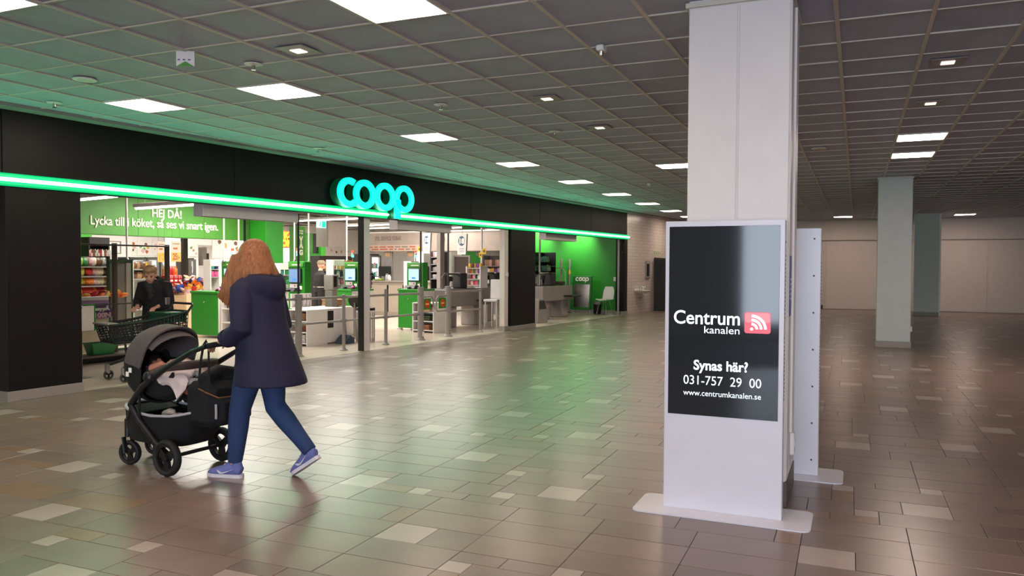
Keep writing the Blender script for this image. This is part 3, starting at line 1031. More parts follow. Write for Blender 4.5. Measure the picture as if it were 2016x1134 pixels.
def poster(px0, px1, py0, py1, Y, label, n=6):
    xa, za = at_y(px0, py1, Y)
    xb, zb = at_y(px1, py0, Y)
    o = thing('food_poster', label, 'poster', ((xa + xb) / 2, Y, za), 0, 'printed food posters')
    h = (xb - xa) / 2
    H_ = zb - za
    p = MB().box(-h, h, -.01, 0, 0, H_).build('sheet', POST, o, smooth=False)
    for k in range(n):
        cx, cz, r = prg.uniform(-h * .8, h * .8), prg.uniform(H_ * .2, H_ * .8), prg.uniform(.05, .11)
        r = min(r, H_ * .2, h * .3)
        q = prg.choice(PC)
        MB().prism([(cx + r * (.6 + .4 * prg.random()) * cos(2 * pi * a / 9), cz + r * (.6 + .4 * prg.random()) * sin(2 * pi * a / 9)) for a in range(9)], 'xz', -.013 - .0005 * k, -.011).build('printed_dish', q, p, smooth=False)
    return o


for k in range(4):
    poster(240 + k * 30, 268 + k * 30, 474, 503, 25.99, ('poster of salad dishes, first above the freezer doors', 'poster of green leaves above the freezer doors', 'poster of a laid table above the freezer doors', 'poster of round plates beside the price banners')[k], 7)
poster(372, 388, 478, 505, 20.99, 'poster of cutlery beside the dark post', 4)
poster(418, 478, 462, 508, 20.99, 'tall white poster with kitchen sketches beside the service doorway', 8)
poster(645, 698, 486, 500, 25.99, 'long white poster with a small flower sketch behind the scales pillar', 6)
poster(176, 200, 462, 500, 25.99, 'white poster with a red sketch beside the light green strip', 4)
bl = thing('white_wall_board', 'bright white board behind the freezer corner', 'board', (at_y(215, 500, 25.95)[0], 25.95, 1.5))
MB().box(-.9, .9, 0, .04, 0, 1.0, .005).build('panel', POST, bl, smooth=False)
MB().strip2([(-.5, .35), (.45, .35), (.45, .8), (-.5, .8)], [(-.46, .38), (.41, .38), (.41, .77), (-.46, .77)], 'xz', -.02, 0, True).build('frame', M_GREYPAINT, bl, smooth=False)

# freezer cabinets along the back
M_CABL = emitter('cabinet_light', (0.92, 0.97, 1.0), 0.9)
M_CABIN = mat('cabinet_inside_glow', (225, 230, 235), rough=0.5, emit=(0.9, 0.95, 1.0), es=0.35)  # emission stands in for light falling on the inner walls


def freezer(px0, px1, py0, py1, Y, label, rows=3, seed=0, inside=None):
    xa, zt = at_y(px0, py0, Y)
    xb, zb = at_y(px1, py1, Y)
    W_ = xb - xa
    o = thing('glass_freezer', label, 'freezer', (xa, Y, 0), 0, 'glass door freezers')
    MB().box(0, W_, .05, .7, 0, zt, .01).build('body', M_DARKGREY, o, smooth=False)
    MB().box(.06, W_ - .06, .03, .05, .25, zt - .1).build('lit_inside', inside or M_CABIN, o, smooth=False)
    MB().box(.06, W_ - .06, .005, .04, zt - .1, zt - .07).build('inner_lamp', M_CABL, o, smooth=False)
    d = MB().strip2([(0, .1), (W_, .1), (W_, zt - .04), (0, zt - .04)], [(.07, .2), (W_ - .07, .2), (W_ - .07, zt - .1), (.07, zt - .1)], 'xz', -.03, .03, True).build('door', M_METAL, o, smooth=False)
    MB().box(.07, .09, -.06, -.03, .9, 1.3, .004).build('handle', M_CHROME, d)
    q = random.Random(seed)
    for r in range(rows):
        z = zt - .16 - (r + 1) * .26
        MB().box(.08, W_ - .08, .0, .03, z - .02, z).build('shelf', M_METAL, o, smooth=False)
        n = max(3, int(W_ / .13))
        for k in range(n):
            x = .1 + (W_ - .22) * k / n
            MB().box(x, x + (W_ - .22) / n * .8, -.004, .02, z, z + q.uniform(.09, .18), .004).build('frozen_pack', M_PACK[q.randrange(len(M_PACK))], o, smooth=False)


M_PACK = [mat('pack_' + n, c, rough=0.4, var=0.25, scale=18) for n, c in
          (('white', (236, 232, 226)), ('pale_blue', (170, 190, 214)), ('silver', (186, 182, 178)), ('rose', (214, 160, 160)), ('teal', (70, 160, 140)), ('cream', (232, 214, 178)))]
for k, (a, b) in enumerate(((258, 287), (289, 313), (315, 338), (340, 361))):
    freezer(a, b, 506, 545, 23.2, ('first glass freezer in the back row behind the bowed person', 'second glass freezer in the back row', 'third glass freezer in the back row under the price banners', 'last glass freezer in the back row before the dark post')[k], 3, k)
freezer(372, 385, 508, 552, 20.4, 'narrow lit drinks cabinet beside the service doorway', 4, 9)
freezer(728, 749, 500, 566, 15.6, 'lit drinks fridge with a green header next to the grey door post', 5, 11, mat('fridge_glow', (235, 240, 245), emit=(0.9, 0.95, 1.0), es=0.8))  # fridge wall glows by emission in place of lamplight inside

# price banners
for px0, px1, py0, py1, t1, t2, lab in ((310, 325, 476, 516, '10', '', 'hanging yellow price banner showing 10'), (337, 356, 475, 515, '', '25:-', 'hanging yellow price banner showing 25')):
    Y = 14.5
    xa, za = at_y(px0, py1, Y)
    xb, zb = at_y(px1, py0, Y)
    o = thing('price_banner', lab, 'banner', ((xa + xb) / 2, Y, za), 0, 'hanging price banners')
    h, H_ = (xb - xa) / 2, zb - za
    MB().box(-h, h, -.004, .004, 0, H_ * .45, .001).build('lower_sheet', mat('banner_yellow', (236, 190, 110), rough=0.5), o, smooth=False)
    u_ = MB().box(-h, h, -.004, .004, H_ * .46, H_, .001).build('upper_sheet', mat('banner_peach', (236, 206, 186), rough=0.5), o, smooth=False)
    MB().box(-h * .6, h * .3, -.006, -.004, H_ * .6, H_ * .68).build('print_bar', PC[2], u_, smooth=False)
    MB().box(-h * .7, h * .7, -.006, -.004, H_ * .85, H_ * .88).build('print_bar', PC[3], u_, smooth=False)
    text(t1 or t2, .19, PC[1] if t1 else PC[2], o, (0, -.006, H_ * .1), FACE_MY, .001, 'lettering', 'CENTER', .006, h * 1.4)
    for s in (-1, 1):
        MB().cyl((s * h * .8, 0, H_), (s * h * .8, 0, 3.3 - za), .003, n=5).build('hanging_wire', M_METAL, o)

# red sweets sign, scales pillar, exit sign, hanging panel
xa, za = at_y(556, 487, 20)
xb, zb = at_y(590, 456, 20)
o = thing('sweets_sign', 'red and yellow sign with cropped sweets lettering behind the scales pillar', 'sign', (xa, 20, za))
MB().box(0, xb - xa, 0, .06, 0, zb - za, .004).build('board', mat('sign_red', (196, 72, 40), rough=0.5), o, smooth=False)
M_YEL = mat('sign_yellow', (255, 206, 40), rough=0.5)
text('KAN', .30, M_YEL, o, (.42, -.004, (zb - za) * .55), FACE_MY, .004, 'lettering', 'CENTER', .022, .72)
text('ONFE', .30, M_YEL, o, (.36, -.004, (zb - za) * .08), FACE_MY, .004, 'lettering', 'CENTER', .022, .86)
MB().box(0, xb - xa, .0, .06, -.5, -.02, .004).build('white_board', POST, o, smooth=False)
for s in (.1, .8):
    MB().cyl((s, .03, zb - za), (s, .03, 3.3 - za), .006, n=6).build('hanger', M_METAL, o)
xa, za = at_y(584, 515, 17.5)
xb, zb = at_y(601, 446, 17.5)
o = thing('scales_pillar', 'green pillar sign with white letters reading downwards, marking the scales', 'sign', ((xa + xb) / 2, 17.5, 0))
h = (xb - xa) / 2
MB().box(-h, h, 0, .3, 0, zb, .005).build('column_board', M_GREEN_L, o, smooth=False)
for k, ch in enumerate('V\u00c5G'):
    text(ch, .21, M_LETTER, o, (0, -.004, zb - .46 - k * .205), FACE_MY, .004, 'lettering', 'CENTER', .012)
text('Plocka', .07, M_LETTER, o, (0, -.004, zb - .16), FACE_MY, .002, 'lettering', 'CENTER', .003)
text('& v\u00e4g', .07, M_LETTER, o, (0, -.004, zb - .23), FACE_MY, .002, 'lettering', 'CENTER', .003)
xa, za = at_y(625, 448, 16.5)
xb, zb = at_y(642, 435, 16.5)
o = thing('exit_sign', 'lit green running man emergency exit sign under the shop ceiling', 'sign', ((xa + xb) / 2, 16.5, za))
h, H_ = (xb - xa) / 2, zb - za
MB().box(-h, h, 0, .05, 0, H_, .004).build('light_box', emitter('exit_pale', (0.45, 0.95, 0.85), 1.0), o, smooth=False)
M_EXG = emitter('exit_green', (0.0, 0.45, 0.32), 0.9)
MB().box(h * .05, h * .9, -.004, 0, H_ * .08, H_ * .92).build('green_field', M_EXG, o, smooth=False)
run = MB().sphere((-h * .3, -.004, H_ * .75), .022, .004, .022, 8, 5)
run.tube([(-h * .32, -.004, H_ * .65), (-h * .38, -.004, H_ * .42), (-h * .2, -.004, H_ * .28), (-h * .22, -.004, H_ * .1)], .010, 5)
run.tube([(-h * .38, -.004, H_ * .42), (-h * .55, -.004, H_ * .3), (-h * .7, -.004, H_ * .28)], .010, 5)
run.tube([(-h * .15, -.004, H_ * .5), (-h * .33, -.004, H_ * .6), (-h * .55, -.004, H_ * .52)], .008, 5)
run.build('running_figure', M_EXG, o)
MB().cyl((0, .025, H_), (0, .025, 3.3 - za), .006, n=6).build('hanger', M_METAL, o)
xa, za = at_y(646, 486, 17.2)
xb, zb = at_y(683, 438, 17.2)
o = thing('hanging_board', 'pale square board hanging from the shop ceiling, lit from above', 'board', ((xa + xb) / 2, 17.2, za))
h, H_ = (xb - xa) / 2, zb - za
MB().box(-h, h, 0, .2, 0, H_, .006).build('front_sheet', mat('board_rose_white', (206, 190, 184), rough=0.5), o, smooth=False)
MB().box(-h - .05, -h, 0, .45, 0, H_ + .08).build('side_sheet', M_GREYPAINT, o, smooth=False)
for s in (-.8, .8):
    MB().cyl((s * h, .1, H_), (s * h, .1, 3.3 - za), .006, n=6).build('hanger', M_METAL, o)
xa, za = at_y(605, 505, 20.5)
xb, zb = at_y(632, 460, 20.5)
o = thing('green_booth', 'dark green booth panels with a black opening behind the exit sign', 'booth', (xa, 20.5, 0))
MB().box(0, xb - xa, 0, .5, za - .6, za + .12, .006).build('lower_panel', M_GREEN, o, smooth=False)
MB().box(0, (xb - xa) * .55, .1, .5, za + .12, zb, .006).build('light_panel', M_GREEN_L, o, smooth=False)
MB().box((xb - xa) * .55, xb - xa, .12, .5, za + .12, zb, .006).build('dark_panel', M_DARKGREY, o, smooth=False)
MB().box(xb - xa, xb - xa + .25, .0, .5, za - .6, zb, .006).build('lime_edge', mat('leaf_green', (72, 190, 52)), o, smooth=False)
for s in (.1, (xb - xa) * .9):
    MB().box(s - .03, s + .03, .2, .26, 0, za - .6).build('leg', M_METAL, o, smooth=False)

# ------------------------------------------------------------------ barrier of posts and rails
def post(x, y, h, r, label, plate=.07, pole=None, group='barrier posts'):
    o = thing('barrier_post', label, 'post', (x, y, .003), 0, group)
    MB().cyl((0, 0, .012), (0, 0, h), r, n=14).build('tube', M_GREYPAINT, o)
    MB().lathe([(plate, 0), (plate, .012), (r + .012, .03), (r, .05)], n=16).build('foot_plate', M_GREYPAINT, o)
    MB().lathe([(r + .004, h - .004), (r + .004, h + .006), (r * .5, h + .014)], n=14).build('cap', M_GREYPAINT, o)
    if pole:
        MB().cyl((0, 0, h), (0, 0, pole), .017, n=8).build('tall_pole', M_DARKGREY, o)
    return o


BY = 9.25
post(10.53, BY, .96, .028, 'grey barrier post in front of the white till cupboard, before the door post')
post(11.69, BY, 1.03, .032, 'grey barrier post between the door post and the swing gate')
g1 = post(12.79, BY, 1.04, .062, 'thick grey gate post with a small white label, carrying a tall pole', .10, 2.3)
g2 = post(13.76, BY, 1.04, .062, 'thick grey gate post carrying a tall pole, toward the cream pillar', .10, 2.3)
post(15.05, BY, .95, .030, 'grey barrier post just before the cream pillar')
post(14.76, 11.27, .95, .030, 'grey inner barrier post standing behind the swing gate')
post(9.45, BY, 1.0, .055, 'thick grey post behind the navy coat, carrying a tall pole', .09, 2.3)
post(8.35, BY, 1.0, .03, 'thin barrier post by the bowed person, carrying a tall pole', .07, 2.3)
MB().box(-.03, .03, -.064, -.061, .08, .17).build('label', M_WHITE, g1, smooth=False)
MB().cyl((0, -.062, .05), (0, -.066, .05), .014, n=8).build('lock', M_BLKPLASTIC, g1)
for z in (.07, .12):
    MB().cyl((-.02, -.06, z), (-.02, -.066, z), .01, n=8).build('lock', M_BLKPLASTIC, g2)


def rail(p, q, label, r=.02):
    o = thing('barrier_rail', label, 'rail', p, 0, 'barrier rails')
    d = Vector(q) - Vector(p)
    MB().tube([(0, 0, 0), tuple(d)], r, 10).build('bar', M_GREYPAINT, o)
    n = d.normalized()
    MB().tube([tuple(n * .005), tuple(n * .04)], r + .006, 10).tube([tuple(d - n * .04), tuple(d - n * .005)], r + .006, 10).build('end_sleeve', M_GREYPAINT, o)


for xa, xb, nm in ((8.40, 9.39, 'between the bowed person and the navy coat'), (9.51, 10.49, 'behind the navy coat'), (10.57, 11.65, 'crossing the door post'), (11.73, 12.72, 'leading to the swing gate'), (13.83, 15.01, 'past the swing gate')):
    rail((xa, BY, .93), (xb, BY, .93), 'upper grey barrier rail ' + nm)
    rail((xa, BY, .52), (xb, BY, .52), 'lower grey barrier rail ' + nm)

M_SIGNRED = mat('stop_red', (206, 62, 36), rough=0.5)
for gx, s, lab in ((12.79, 1, 'swing gate arm with a no-entry plate hinged on the labelled gate post'), (13.76, -1, 'swing gate arm with a no-entry plate on the gate post toward the cream pillar')):
    o = thing('swing_gate', lab, 'gate', (gx, BY, 0), 0, 'swing gate arms')
    MB().tube([(s * .06, 0, .86), (s * .36, 0, .86), (s * .42, 0, .80), (s * .45, 0, .62), (s * .40, 0, .55), (s * .06, 0, .55)], .017, 8).build('bow', M_GREYPAINT, o)
    pl = MB().box(s * .08, s * .34, -.006, .006, .60, .82, .004).build('plate', M_GREEN, o, smooth=False)
    MB().prism([(s * .21 + .085 * cos(2 * pi * k / 20), .71 + .085 * sin(2 * pi * k / 20)) for k in range(20)], 'xz', -.009, -.006).build('stop_disc', M_SIGNRED, pl, smooth=False)
    MB().box(s * .21 - .055, s * .21 + .055, -.011, -.009, .695, .725).build('stop_bar', mat('stop_bar_orange', (250, 200, 120)), pl, smooth=False)

# ------------------------------------------------------------------ glass partition by the trolleys
PY = 11.3
M_POST = mat('partition_brown_grey', (78, 68, 63), rough=0.45)
gp = thing('glass_partition', 'glass partition with dark posts on a low black plinth behind the trolley', 'partition', (5.6, PY, .003))
for x in (2.04, 2.97):
    MB().box(x - .03, x + .03, -.03, .03, 0, 1.80, .004).build('post', M_POST, gp, smooth=False)
MB().box(0, 2.97, -.06, .06, 0, .10, .006).build('plinth', M_BLKPLASTIC, gp, smooth=False)
MB().box(0, 2.97, -.30, .06, .10, .13, .004).build('plinth_shelf', M_DBASE, gp, smooth=False)
for z in (.87, 1.77):
    MB().tube([(0, -.045, z), (2.97, -.045, z)], .013, 8).build('rail', M_DARKGREY, gp)
for xa, xb in ((.02, .98), (1.0, 2.0), (2.08, 2.93)):
    MB().box(xa, xb, -.005, .005, .15, 1.75).build('pane', M_GLASS, gp, smooth=False)
bsk = thing('hand_basket', 'small green plastic hand basket standing on the plinth ledge', 'basket', (at_y(198, 700, PY - .15)[0], PY - .15, .134))
rows = []
for z, wx_, wy_ in ((.0, .15, .07), (.01, .16, .08), (.10, .18, .10), (.17, .20, .11)):
    rows.append([(wx_ * sx, wy_ * sy, z) for sx, sy in ((-1, -1), (0, -1), (1, -1), (1, 0), (1, 1), (0, 1), (-1, 1), (-1, 0), (-1, -1))])
M_BSK = mat('basket_green', (28, 120, 62), rough=0.4)
MB().sheet(rows, .004).box(-.15, .15, -.07, .07, 0, .008).build('tub', M_BSK, bsk, smooth=False)
MB().tube([(-.20, 0, .17), (-.10, -.07, .185), (.10, -.07, .185), (.20, 0, .17)], .008, 6).build('carry_handle', M_BLKPLASTIC, bsk)
MB().strip2([(-.215, -.125), (.215, -.125), (.215, .125), (-.215, .125)], [(-.19, -.10), (.19, -.10), (.19, .10), (-.19, .10)], 'xy', .165, .18, True).build('rim', M_BSK, bsk, smooth=False)

# ------------------------------------------------------------------ self-checkout terminals (faces look towards -x)
M_SCRB = emitter('terminal_screen', (0.33, 0.48, 0.85), 0.85)
M_SCRD = emitter('terminal_screen_dim', (0.16, 0.26, 0.45), 0.6)
M_SCRBTN = emitter('terminal_button', (0.06, 0.22, 0.6), 0.7)


def terminal(x, y, label, w=.46, dim=False, lamp=True, z0=0.0, face=0.0):
    o = thing('self_checkout', label, 'checkout', (x, y, .003), face, 'self checkout terminals')
    tw = MB().box(0, .20, -w / 2, w / 2, z0, 1.55, .012).build('tower', M_GREEN, o, smooth=False)
    MB().box(-.015, 0, -w / 2 + .02, w / 2 - .02, 1.44, 1.52, .004).build('header', M_GREEN_L, tw, smooth=False)
    MB().box(-.018, -.015, -.12, .10, 1.47, 1.49).build('header_print', M_LETTER, tw, smooth=False)
    mon = MB().box(-.045, 0, -.16, .16, 1.12, 1.41, .008).build('monitor', M_BLKPLASTIC, o, smooth=False)
    MB().box(-.048, -.045, -.145, .145, 1.135, 1.395).build('screen', M_SCRD if dim else M_SCRB, mon, smooth=False)
    MB().box(-.050, -.048, -.05, .05, 1.17, 1.21).build('screen_button', M_SCRBTN, mon, smooth=False)
    nt_ = MB().box(-.02, 0, -.04, .16, 1.02, 1.10, .003).build('notice', M_WHITE, o, smooth=False)
    MB().box(-.022, -.02, .0, .03, 1.045, 1.08).build('notice_print', PC[2], nt_, smooth=False)
    MB().box(-.02, 0, -.17, -.09, .99, 1.06, .003).build('sticker', M_LETTER, o, smooth=False)
    MB().prism([(-.20, .955), (0, .96), (0, 1.02), (-.15, 1.02)], 'xz', -.12, .16).build('card_reader', M_DARKGREY, o, smooth=False)
    MB().box(-.26, -.18, -.03, .03, .95, .99, .006).build('scanner_arm', M_BLKPLASTIC, o, smooth=False)
    if lamp:
        ps_ = MB().cyl((.1, .05, 1.55), (.1, .05, 1.66), .012, n=8).build('lamp_stem', M_METAL, o)
        for z, mm in ((1.66, emitter('lamp_green', (0.1, 0.9, 0.5), 1.6)), (1.715, mat('lamp_clear', (210, 214, 210), rough=0.3)), (1.77, emitter('lamp_red', (0.75, 0.10, 0.05), 0.8))):
            MB().cyl((.1, .05, z), (.1, .05, z + .05), .03, n=10).build('signal_light', mm, ps_)
    return o


T1x, _ = at_y(454, 540, 13.24)
terminal(T1x, 13.24, 'green self-checkout terminal nearest the snack bin, lit blue screen', .56, z0=.945)
T2x, _ = at_y(583, 540, 11.5)
terminal(T2x, 11.5, 'green self-checkout terminal with a dimmed screen beside the auburn hair', .44, True)
T3x, _ = at_y(692, 540, 12.0)
terminal(T3x, 12.0, 'green self-checkout terminal just before the grey door post, lit blue screen', .44, z0=.945)
terminal(14.80, 10.87, 'green self-checkout terminal behind the swing gate, lit blue screen', .46, z0=.945)


def cabinet(x, y0, y1, h, label, depth=.55, m=M_GREEN):
    o = thing('till_cabinet', label, 'cabinet', (x, (y0 + y1) / 2, .003), 0, 'green till cabinets')
    hw = (y1 - y0) / 2
    MB().box(.012, depth, -hw, hw, .05, h, .004).build('body', M_WHITE, o, smooth=False)
    d = MB().box(0, .012, -hw + .004, hw - .004, .055, h - .004, .004).build('door', m, o, smooth=False)
    MB().sphere((-.008, 0, h - .18), .014, n=8, m=5).build('knob', M_CHROME, d)
    MB().box(-.02, depth + .01, -hw - .01, hw + .01, h, h + .04, .005).build('worktop', m, o, smooth=False)
    for sx in (.06, depth - .06):
        for sy in (-hw + .06, hw - .06):
            MB().cyl((sx, sy, 0), (sx, sy, .05), .02, n=8).build('foot', M_METAL, o)
    return o


def open_shelf(x, y0, y1, h, label, depth=.55, n=3, fill=None, m=None):
    m = m or M_WHITE
    o = thing('open_shelf', label, 'shelf', (x, (y0 + y1) / 2, .003), 0, 'white open shelves under the tills')
    hw = (y1 - y0) / 2
    for s in (-1, 1):
        MB().box(0, depth, s * hw - .012, s * hw + .012, 0, h, .003).build('side_panel', m, o, smooth=False)
    MB().box(depth - .02, depth, -hw + .012, hw - .012, .02, h - .01).build('back_panel', m, o, smooth=False)
    for k in range(n + 1):
        z = .04 + (h - .06) * k / n
        MB().box(0, depth - .02, -hw + .012, hw - .012, z, z + .02, .002).build('shelf', m, o, smooth=False)
    return o


cabinet(10.90, 12.84, 13.64, .90, 'green till cabinet under the terminal nearest the snack bin', 1.2)
open_shelf(10.95, 12.15, 12.80, .88, 'white open shelf holding folded paper beside the first green cabinet')
cabinet(T3x - .35, 11.7, 12.3, .90, 'green till cabinet just before the grey door post', .75)
open_shelf(10.66, 10.24, 10.72, .66, 'low white open shelf with brown paper behind the thick grey post', .54)
cabinet(14.55, 10.58, 11.16, .90, 'green till cabinet behind the labelled gate post', .62)
open_shelf(14.22, 9.95, 10.5, .66, 'white open shelf with green and brown bags behind the swing gate', .55)
o = thing('white_till_unit', 'white till unit with a dark slot next to the leaning dustpan', 'cabinet', (11.22, 10.26, .003))
MB().box(0, .56, 0, .9, .02, .64, .005).build('body', M_WHITE, o, smooth=False)
MB().box(.0, .17, -.004, .0, .3, .62).build('dark_slot', M_BLKPLASTIC, o, smooth=False)
MB().box(0, .56, .0, .95, .64, .66, .004).build('worktop', M_WHITE, o, smooth=False)
MB().box(0, .54, .9, .94, .66, .92, .004).build('cable_screen', M_WHITE, o, smooth=False)
for k in range(5):
    MB().tube([(.08 + k * .1, .89, .9), (.09 + k * .1, .885, .78), (.06 + k * .1, .88, .67)], .006, 5).build('cable', M_GREYPAINT, o)
open_shelf(12.62, 11.2, 11.9, .60, 'white open shelf with folded bags seen past the door post', .55)

# goods lying on those shelves
BROWN = mat('paper_bag_brown', (150, 96, 66), rough=0.8, var=0.1)
GRNB = mat('carrier_green', (62, 78, 54), rough=0.6, var=0.2)


def fold_stack(x, y, z, w, d, m, label, n=3, group='folded bags under the tills'):
    o = thing('bag_stack', label, 'bags', (x, y, z), rng.uniform(-.1, .1), group)
    for k in range(n):
        MB().box(-w / 2 + rng.uniform(-.01, .01), w / 2, -d / 2, d / 2 + rng.uniform(-.01, .01), k * .028, k * .028 + .026, .008).build('folded_bag', m, o, smooth=False)


S = 'in the shelf behind the swing gate'
fold_stack(14.42, 10.22, .063 + .003, .34, .34, BROWN, 'brown paper bags on the lowest board ' + S, 4)
fold_stack(14.42, 10.22, .265, .34, .36, GRNB, 'green bags on the middle board ' + S, 4)
fold_stack(14.42, 10.22, .468, .34, .36, M_CARDB, 'flat cardboard on the top board ' + S, 4)
fold_stack(10.9, 10.48, .063 + .005, .34, .3, M_WHITE, 'white box on the lowest board behind the thick grey post', 5)
fold_stack(10.9, 10.48, .275, .34, .3, BROWN, 'brown paper bags in the middle of the shelf behind the thick grey post', 4)
fold_stack(10.9, 10.48, .482, .34, .3, M_CARDB, 'brown sheets at the top of the shelf behind the thick grey post', 4)
fold_stack(11.2, 12.45, .345, .34, .4, M_WHITE, 'white paper rolls beside the first green cabinet', 6)
fold_stack(11.2, 12.45, .063 + .005, .34, .4, BROWN, 'brown bags beside the first green cabinet', 6)
fold_stack(12.85, 11.55, .065, .34, .4, GRNB, 'green bags on the lowest board past the door post', 4)
fold_stack(12.85, 11.55, .62, .34, .4, M_CARDB, 'cardboard box lying on the shelf past the door post', 5)

# dustpan on a stick and striped bin
o = thing('lobby_dustpan', 'grey-blue long handled dustpan standing in front of the white till unit', 'dustpan', (11.5, 10.08, .003))
DP = mat('dustpan_blue_grey', (62, 72, 88), rough=0.5)
MB().prism([(-.14, 0), (.14, 0), (.14, .1), (.02, .16), (-.14, .03)], 'xz', -.12, .12).build('pan', DP, o, smooth=False)
MB().tube([(.05, 0, .13), (.0, .03, .75)], .012, 8).build('stick', M_METAL, o)
MB().tube([(.0, .03, .72), (-.02, .03, .80), (.06, .03, .88)], .022, 8).build('grip', M_BLKPLASTIC, o)
o = thing('striped_bin', 'round striped waste bin beside the grey door post', 'bin', (11.95, 9.95, .003))
st = MB().lathe([(.17, 0), (.18, .02), (.18, .60), (.185, .61)], n=24).build('drum', M_WHITE, o)
for k in range(16):
    a = 2 * pi * k / 16
    w_ = (.016, .03, .022)[k % 3]
    MB().add([(.1815 * cos(a - w_ * 3), .1815 * sin(a - w_ * 3), .02), (.1815 * cos(a + w_ * 3), .1815 * sin(a + w_ * 3), .02), (.1815 * cos(a + w_ * 3), .1815 * sin(a + w_ * 3), .58), (.1815 * cos(a - w_ * 3), .1815 * sin(a - w_ * 3), .58)], [(0, 1, 2, 3)]).build('stripe', (DP, PC[3], M_METAL)[k % 3], st, smooth=False)
MB().lathe([(.185, .61), (.185, .66), (.12, .67), (.12, .63)], n=24).build('rim', M_BLKPLASTIC, o)
o = thing('round_stool', 'round dark seat pad leaning behind the barrier post', 'stool', (12.4, 10.6, .003))
MB().cyl((0, 0, 0), (0, 0, .62), .03, n=10).lathe([(.17, 0), (.17, .015), (.03, .04)], n=18).build('column', M_METAL, o)
MB().lathe([(.15, -.02), (.16, 0), (.15, .025), (.02, .03)], n=20).build('seat_pad', M_BLKPLASTIC, o).matrix_local = Matrix.Translation((0, 0, .74)) @ Matrix.Rotation(R(62), 4, 'Y')
MB().cyl((0, 0, .6), (0, 0, .72), .02, n=8).build('hinge', M_METAL, o)

# thin white poles hanging from the shop ceiling beside the terminals
for px, py0, py1, Y, lab in ((250, 383, 513, 12.6, 'thin white ceiling pole above the grey gate panel'), (441, 425, 516, 13.4, 'thin white ceiling pole at the snack bin terminal'), (470, 430, 516, 13.6, 'second thin white ceiling pole at the snack bin terminal'),
                             (580, 440, 515, 12.2, 'thin white ceiling pole beside the scales pillar'), (608, 420, 517, 12.2, 'thin white ceiling pole behind the dim terminal'),
                             (683, 437, 515, 12.6, 'thin white ceiling pole at the terminal beside the door post'), (948, 448, 570, 11.2, 'thick white ceiling pole by the sweets rack'), (1062, 470, 620, 10.6, 'white ceiling pole at the till by the black pillar')):
    x, z0 = at_y(px, py1, Y)
    o = thing('ceiling_pole', lab, 'pole', (x, Y, max(z0, .003)), 0, 'white ceiling poles')
    r_ = .028 if px > 900 else .017
    MB().cyl((0, 0, 0), (0, 0, 3.3 - max(z0, .003)), r_, n=8).build('tube', M_WHITE, o)
    MB().lathe([(r_ + .02, 0), (r_ + .02, .02), (r_, .05)], n=10).build('collar', M_METAL, o)

# ------------------------------------------------------------------ grey gate panel, promo bin and produce rack behind the partition
x0, _ = at_y(213, 560, 12.3)
x1, _ = at_y(261, 560, 12.3)
o = thing('gate_panel', 'tall smoked grey gate panel with a dark green frame', 'panel', (x0, 12.3, .003))
W_ = x1 - x0
MB().box(.02, W_ - .02, 0, .03, .1, 1.52).build('smoked_sheet', mat('smoked_grey', (122, 116, 110), rough=0.25, var=0.05), o, smooth=False)
MB().box(W_ * .72, W_ - .025, -.01, 0, .1, 1.50).build('pale_strip', mat('pale_grey', (158, 150, 142), rough=0.4), o, smooth=False)
MB().strip2([(0, 0), (W_, 0), (W_, 1.56), (0, 1.56)], [(.03, .06), (W_ - .03, .06), (W_ - .03, 1.51), (.03, 1.51)], 'xz', -.015, .045, True).build('frame', mat('dark_green_frame', (38, 62, 40), rough=0.4), o, smooth=False)
x0, _ = at_y(150, 620, 12.0)
x1, _ = at_y(214, 620, 12.0)
o = thing('promo_bin', 'cream and lilac promotion bin with purple lettering behind the partition glass', 'bin', (x0, 12.0, .003))
W_ = x1 - x0
MB().box(0, W_, 0, .8, 0, .60, .006).build('base', mat('cream_board', (226, 206, 184), rough=0.5), o, smooth=False)
lil = MB().box(0, W_, -.004, .8, .60, .90, .004).build('lilac_band', mat('lilac', (186, 142, 190), rough=0.5), o, smooth=False)
MB().prism([(W_ * .78 + .22 * cos(a), .62 + .22 * sin(a)) for a in [pi * k / 16 for k in range(17)]], 'xz', -.012, -.005).build('purple_badge', mat('purple', (92, 54, 110), rough=0.5), lil, smooth=False)
text('ssyy\u00c5', .075, M_LETTER, lil, (W_ * .78, -.014, .735), FACE_MY, .001, 'lettering', 'CENTER', .004, .26)
text('100N', .10, mat('rose_letter', (240, 190, 206)), lil, (W_ * .78, -.014, .625), FACE_MY, .001, 'lettering', 'CENTER', .006, .28)
MB().box(0, W_, -.01, .0, .90, .96, .004).build('lip', M_WHITE, o, smooth=False)
o2 = thing('trolley_sign', 'white card with a green edge beside the dark pillar', 'sign', (at_y(160, 620, 9.9)[0], 9.9, .003))
MB().box(-.2, .18, 0, .02, .60, .93, .004).build('card', M_WHITE, o2, smooth=False)
MB().strip2([(-.2, .60), (.19, .60), (.19, .95), (-.2, .95)], [(-.2, .6), (.175, .6), (.175, .935), (-.2, .935)], 'xz', -.006, .024, True).build('green_edge', M_GREEN, o2, smooth=False)
MB().cyl((0, .01, 0), (0, .01, .6), .015, n=8).lathe([(.12, 0), (.12, .01), (.02, .03)], n=14).build('stand', M_METAL, o2)

# ------------------------------------------------------------------ goods


def pillow_mesh(name, w, h, d, m):
    rows = []
    for i in range(6):
        v = i / 5
        e = sin(pi * v) ** .5 if 0 < v < 1 else 0
        row = []
        for k in range(9):
            a = 2 * pi * k / 8
            row.append((w / 2 * cos(a) * (.82 + .18 * e), d / 2 * sin(a) * max(e, .06), h * v))
        rows.append(row)
    return MB().sheet(rows).mesh(name, m)


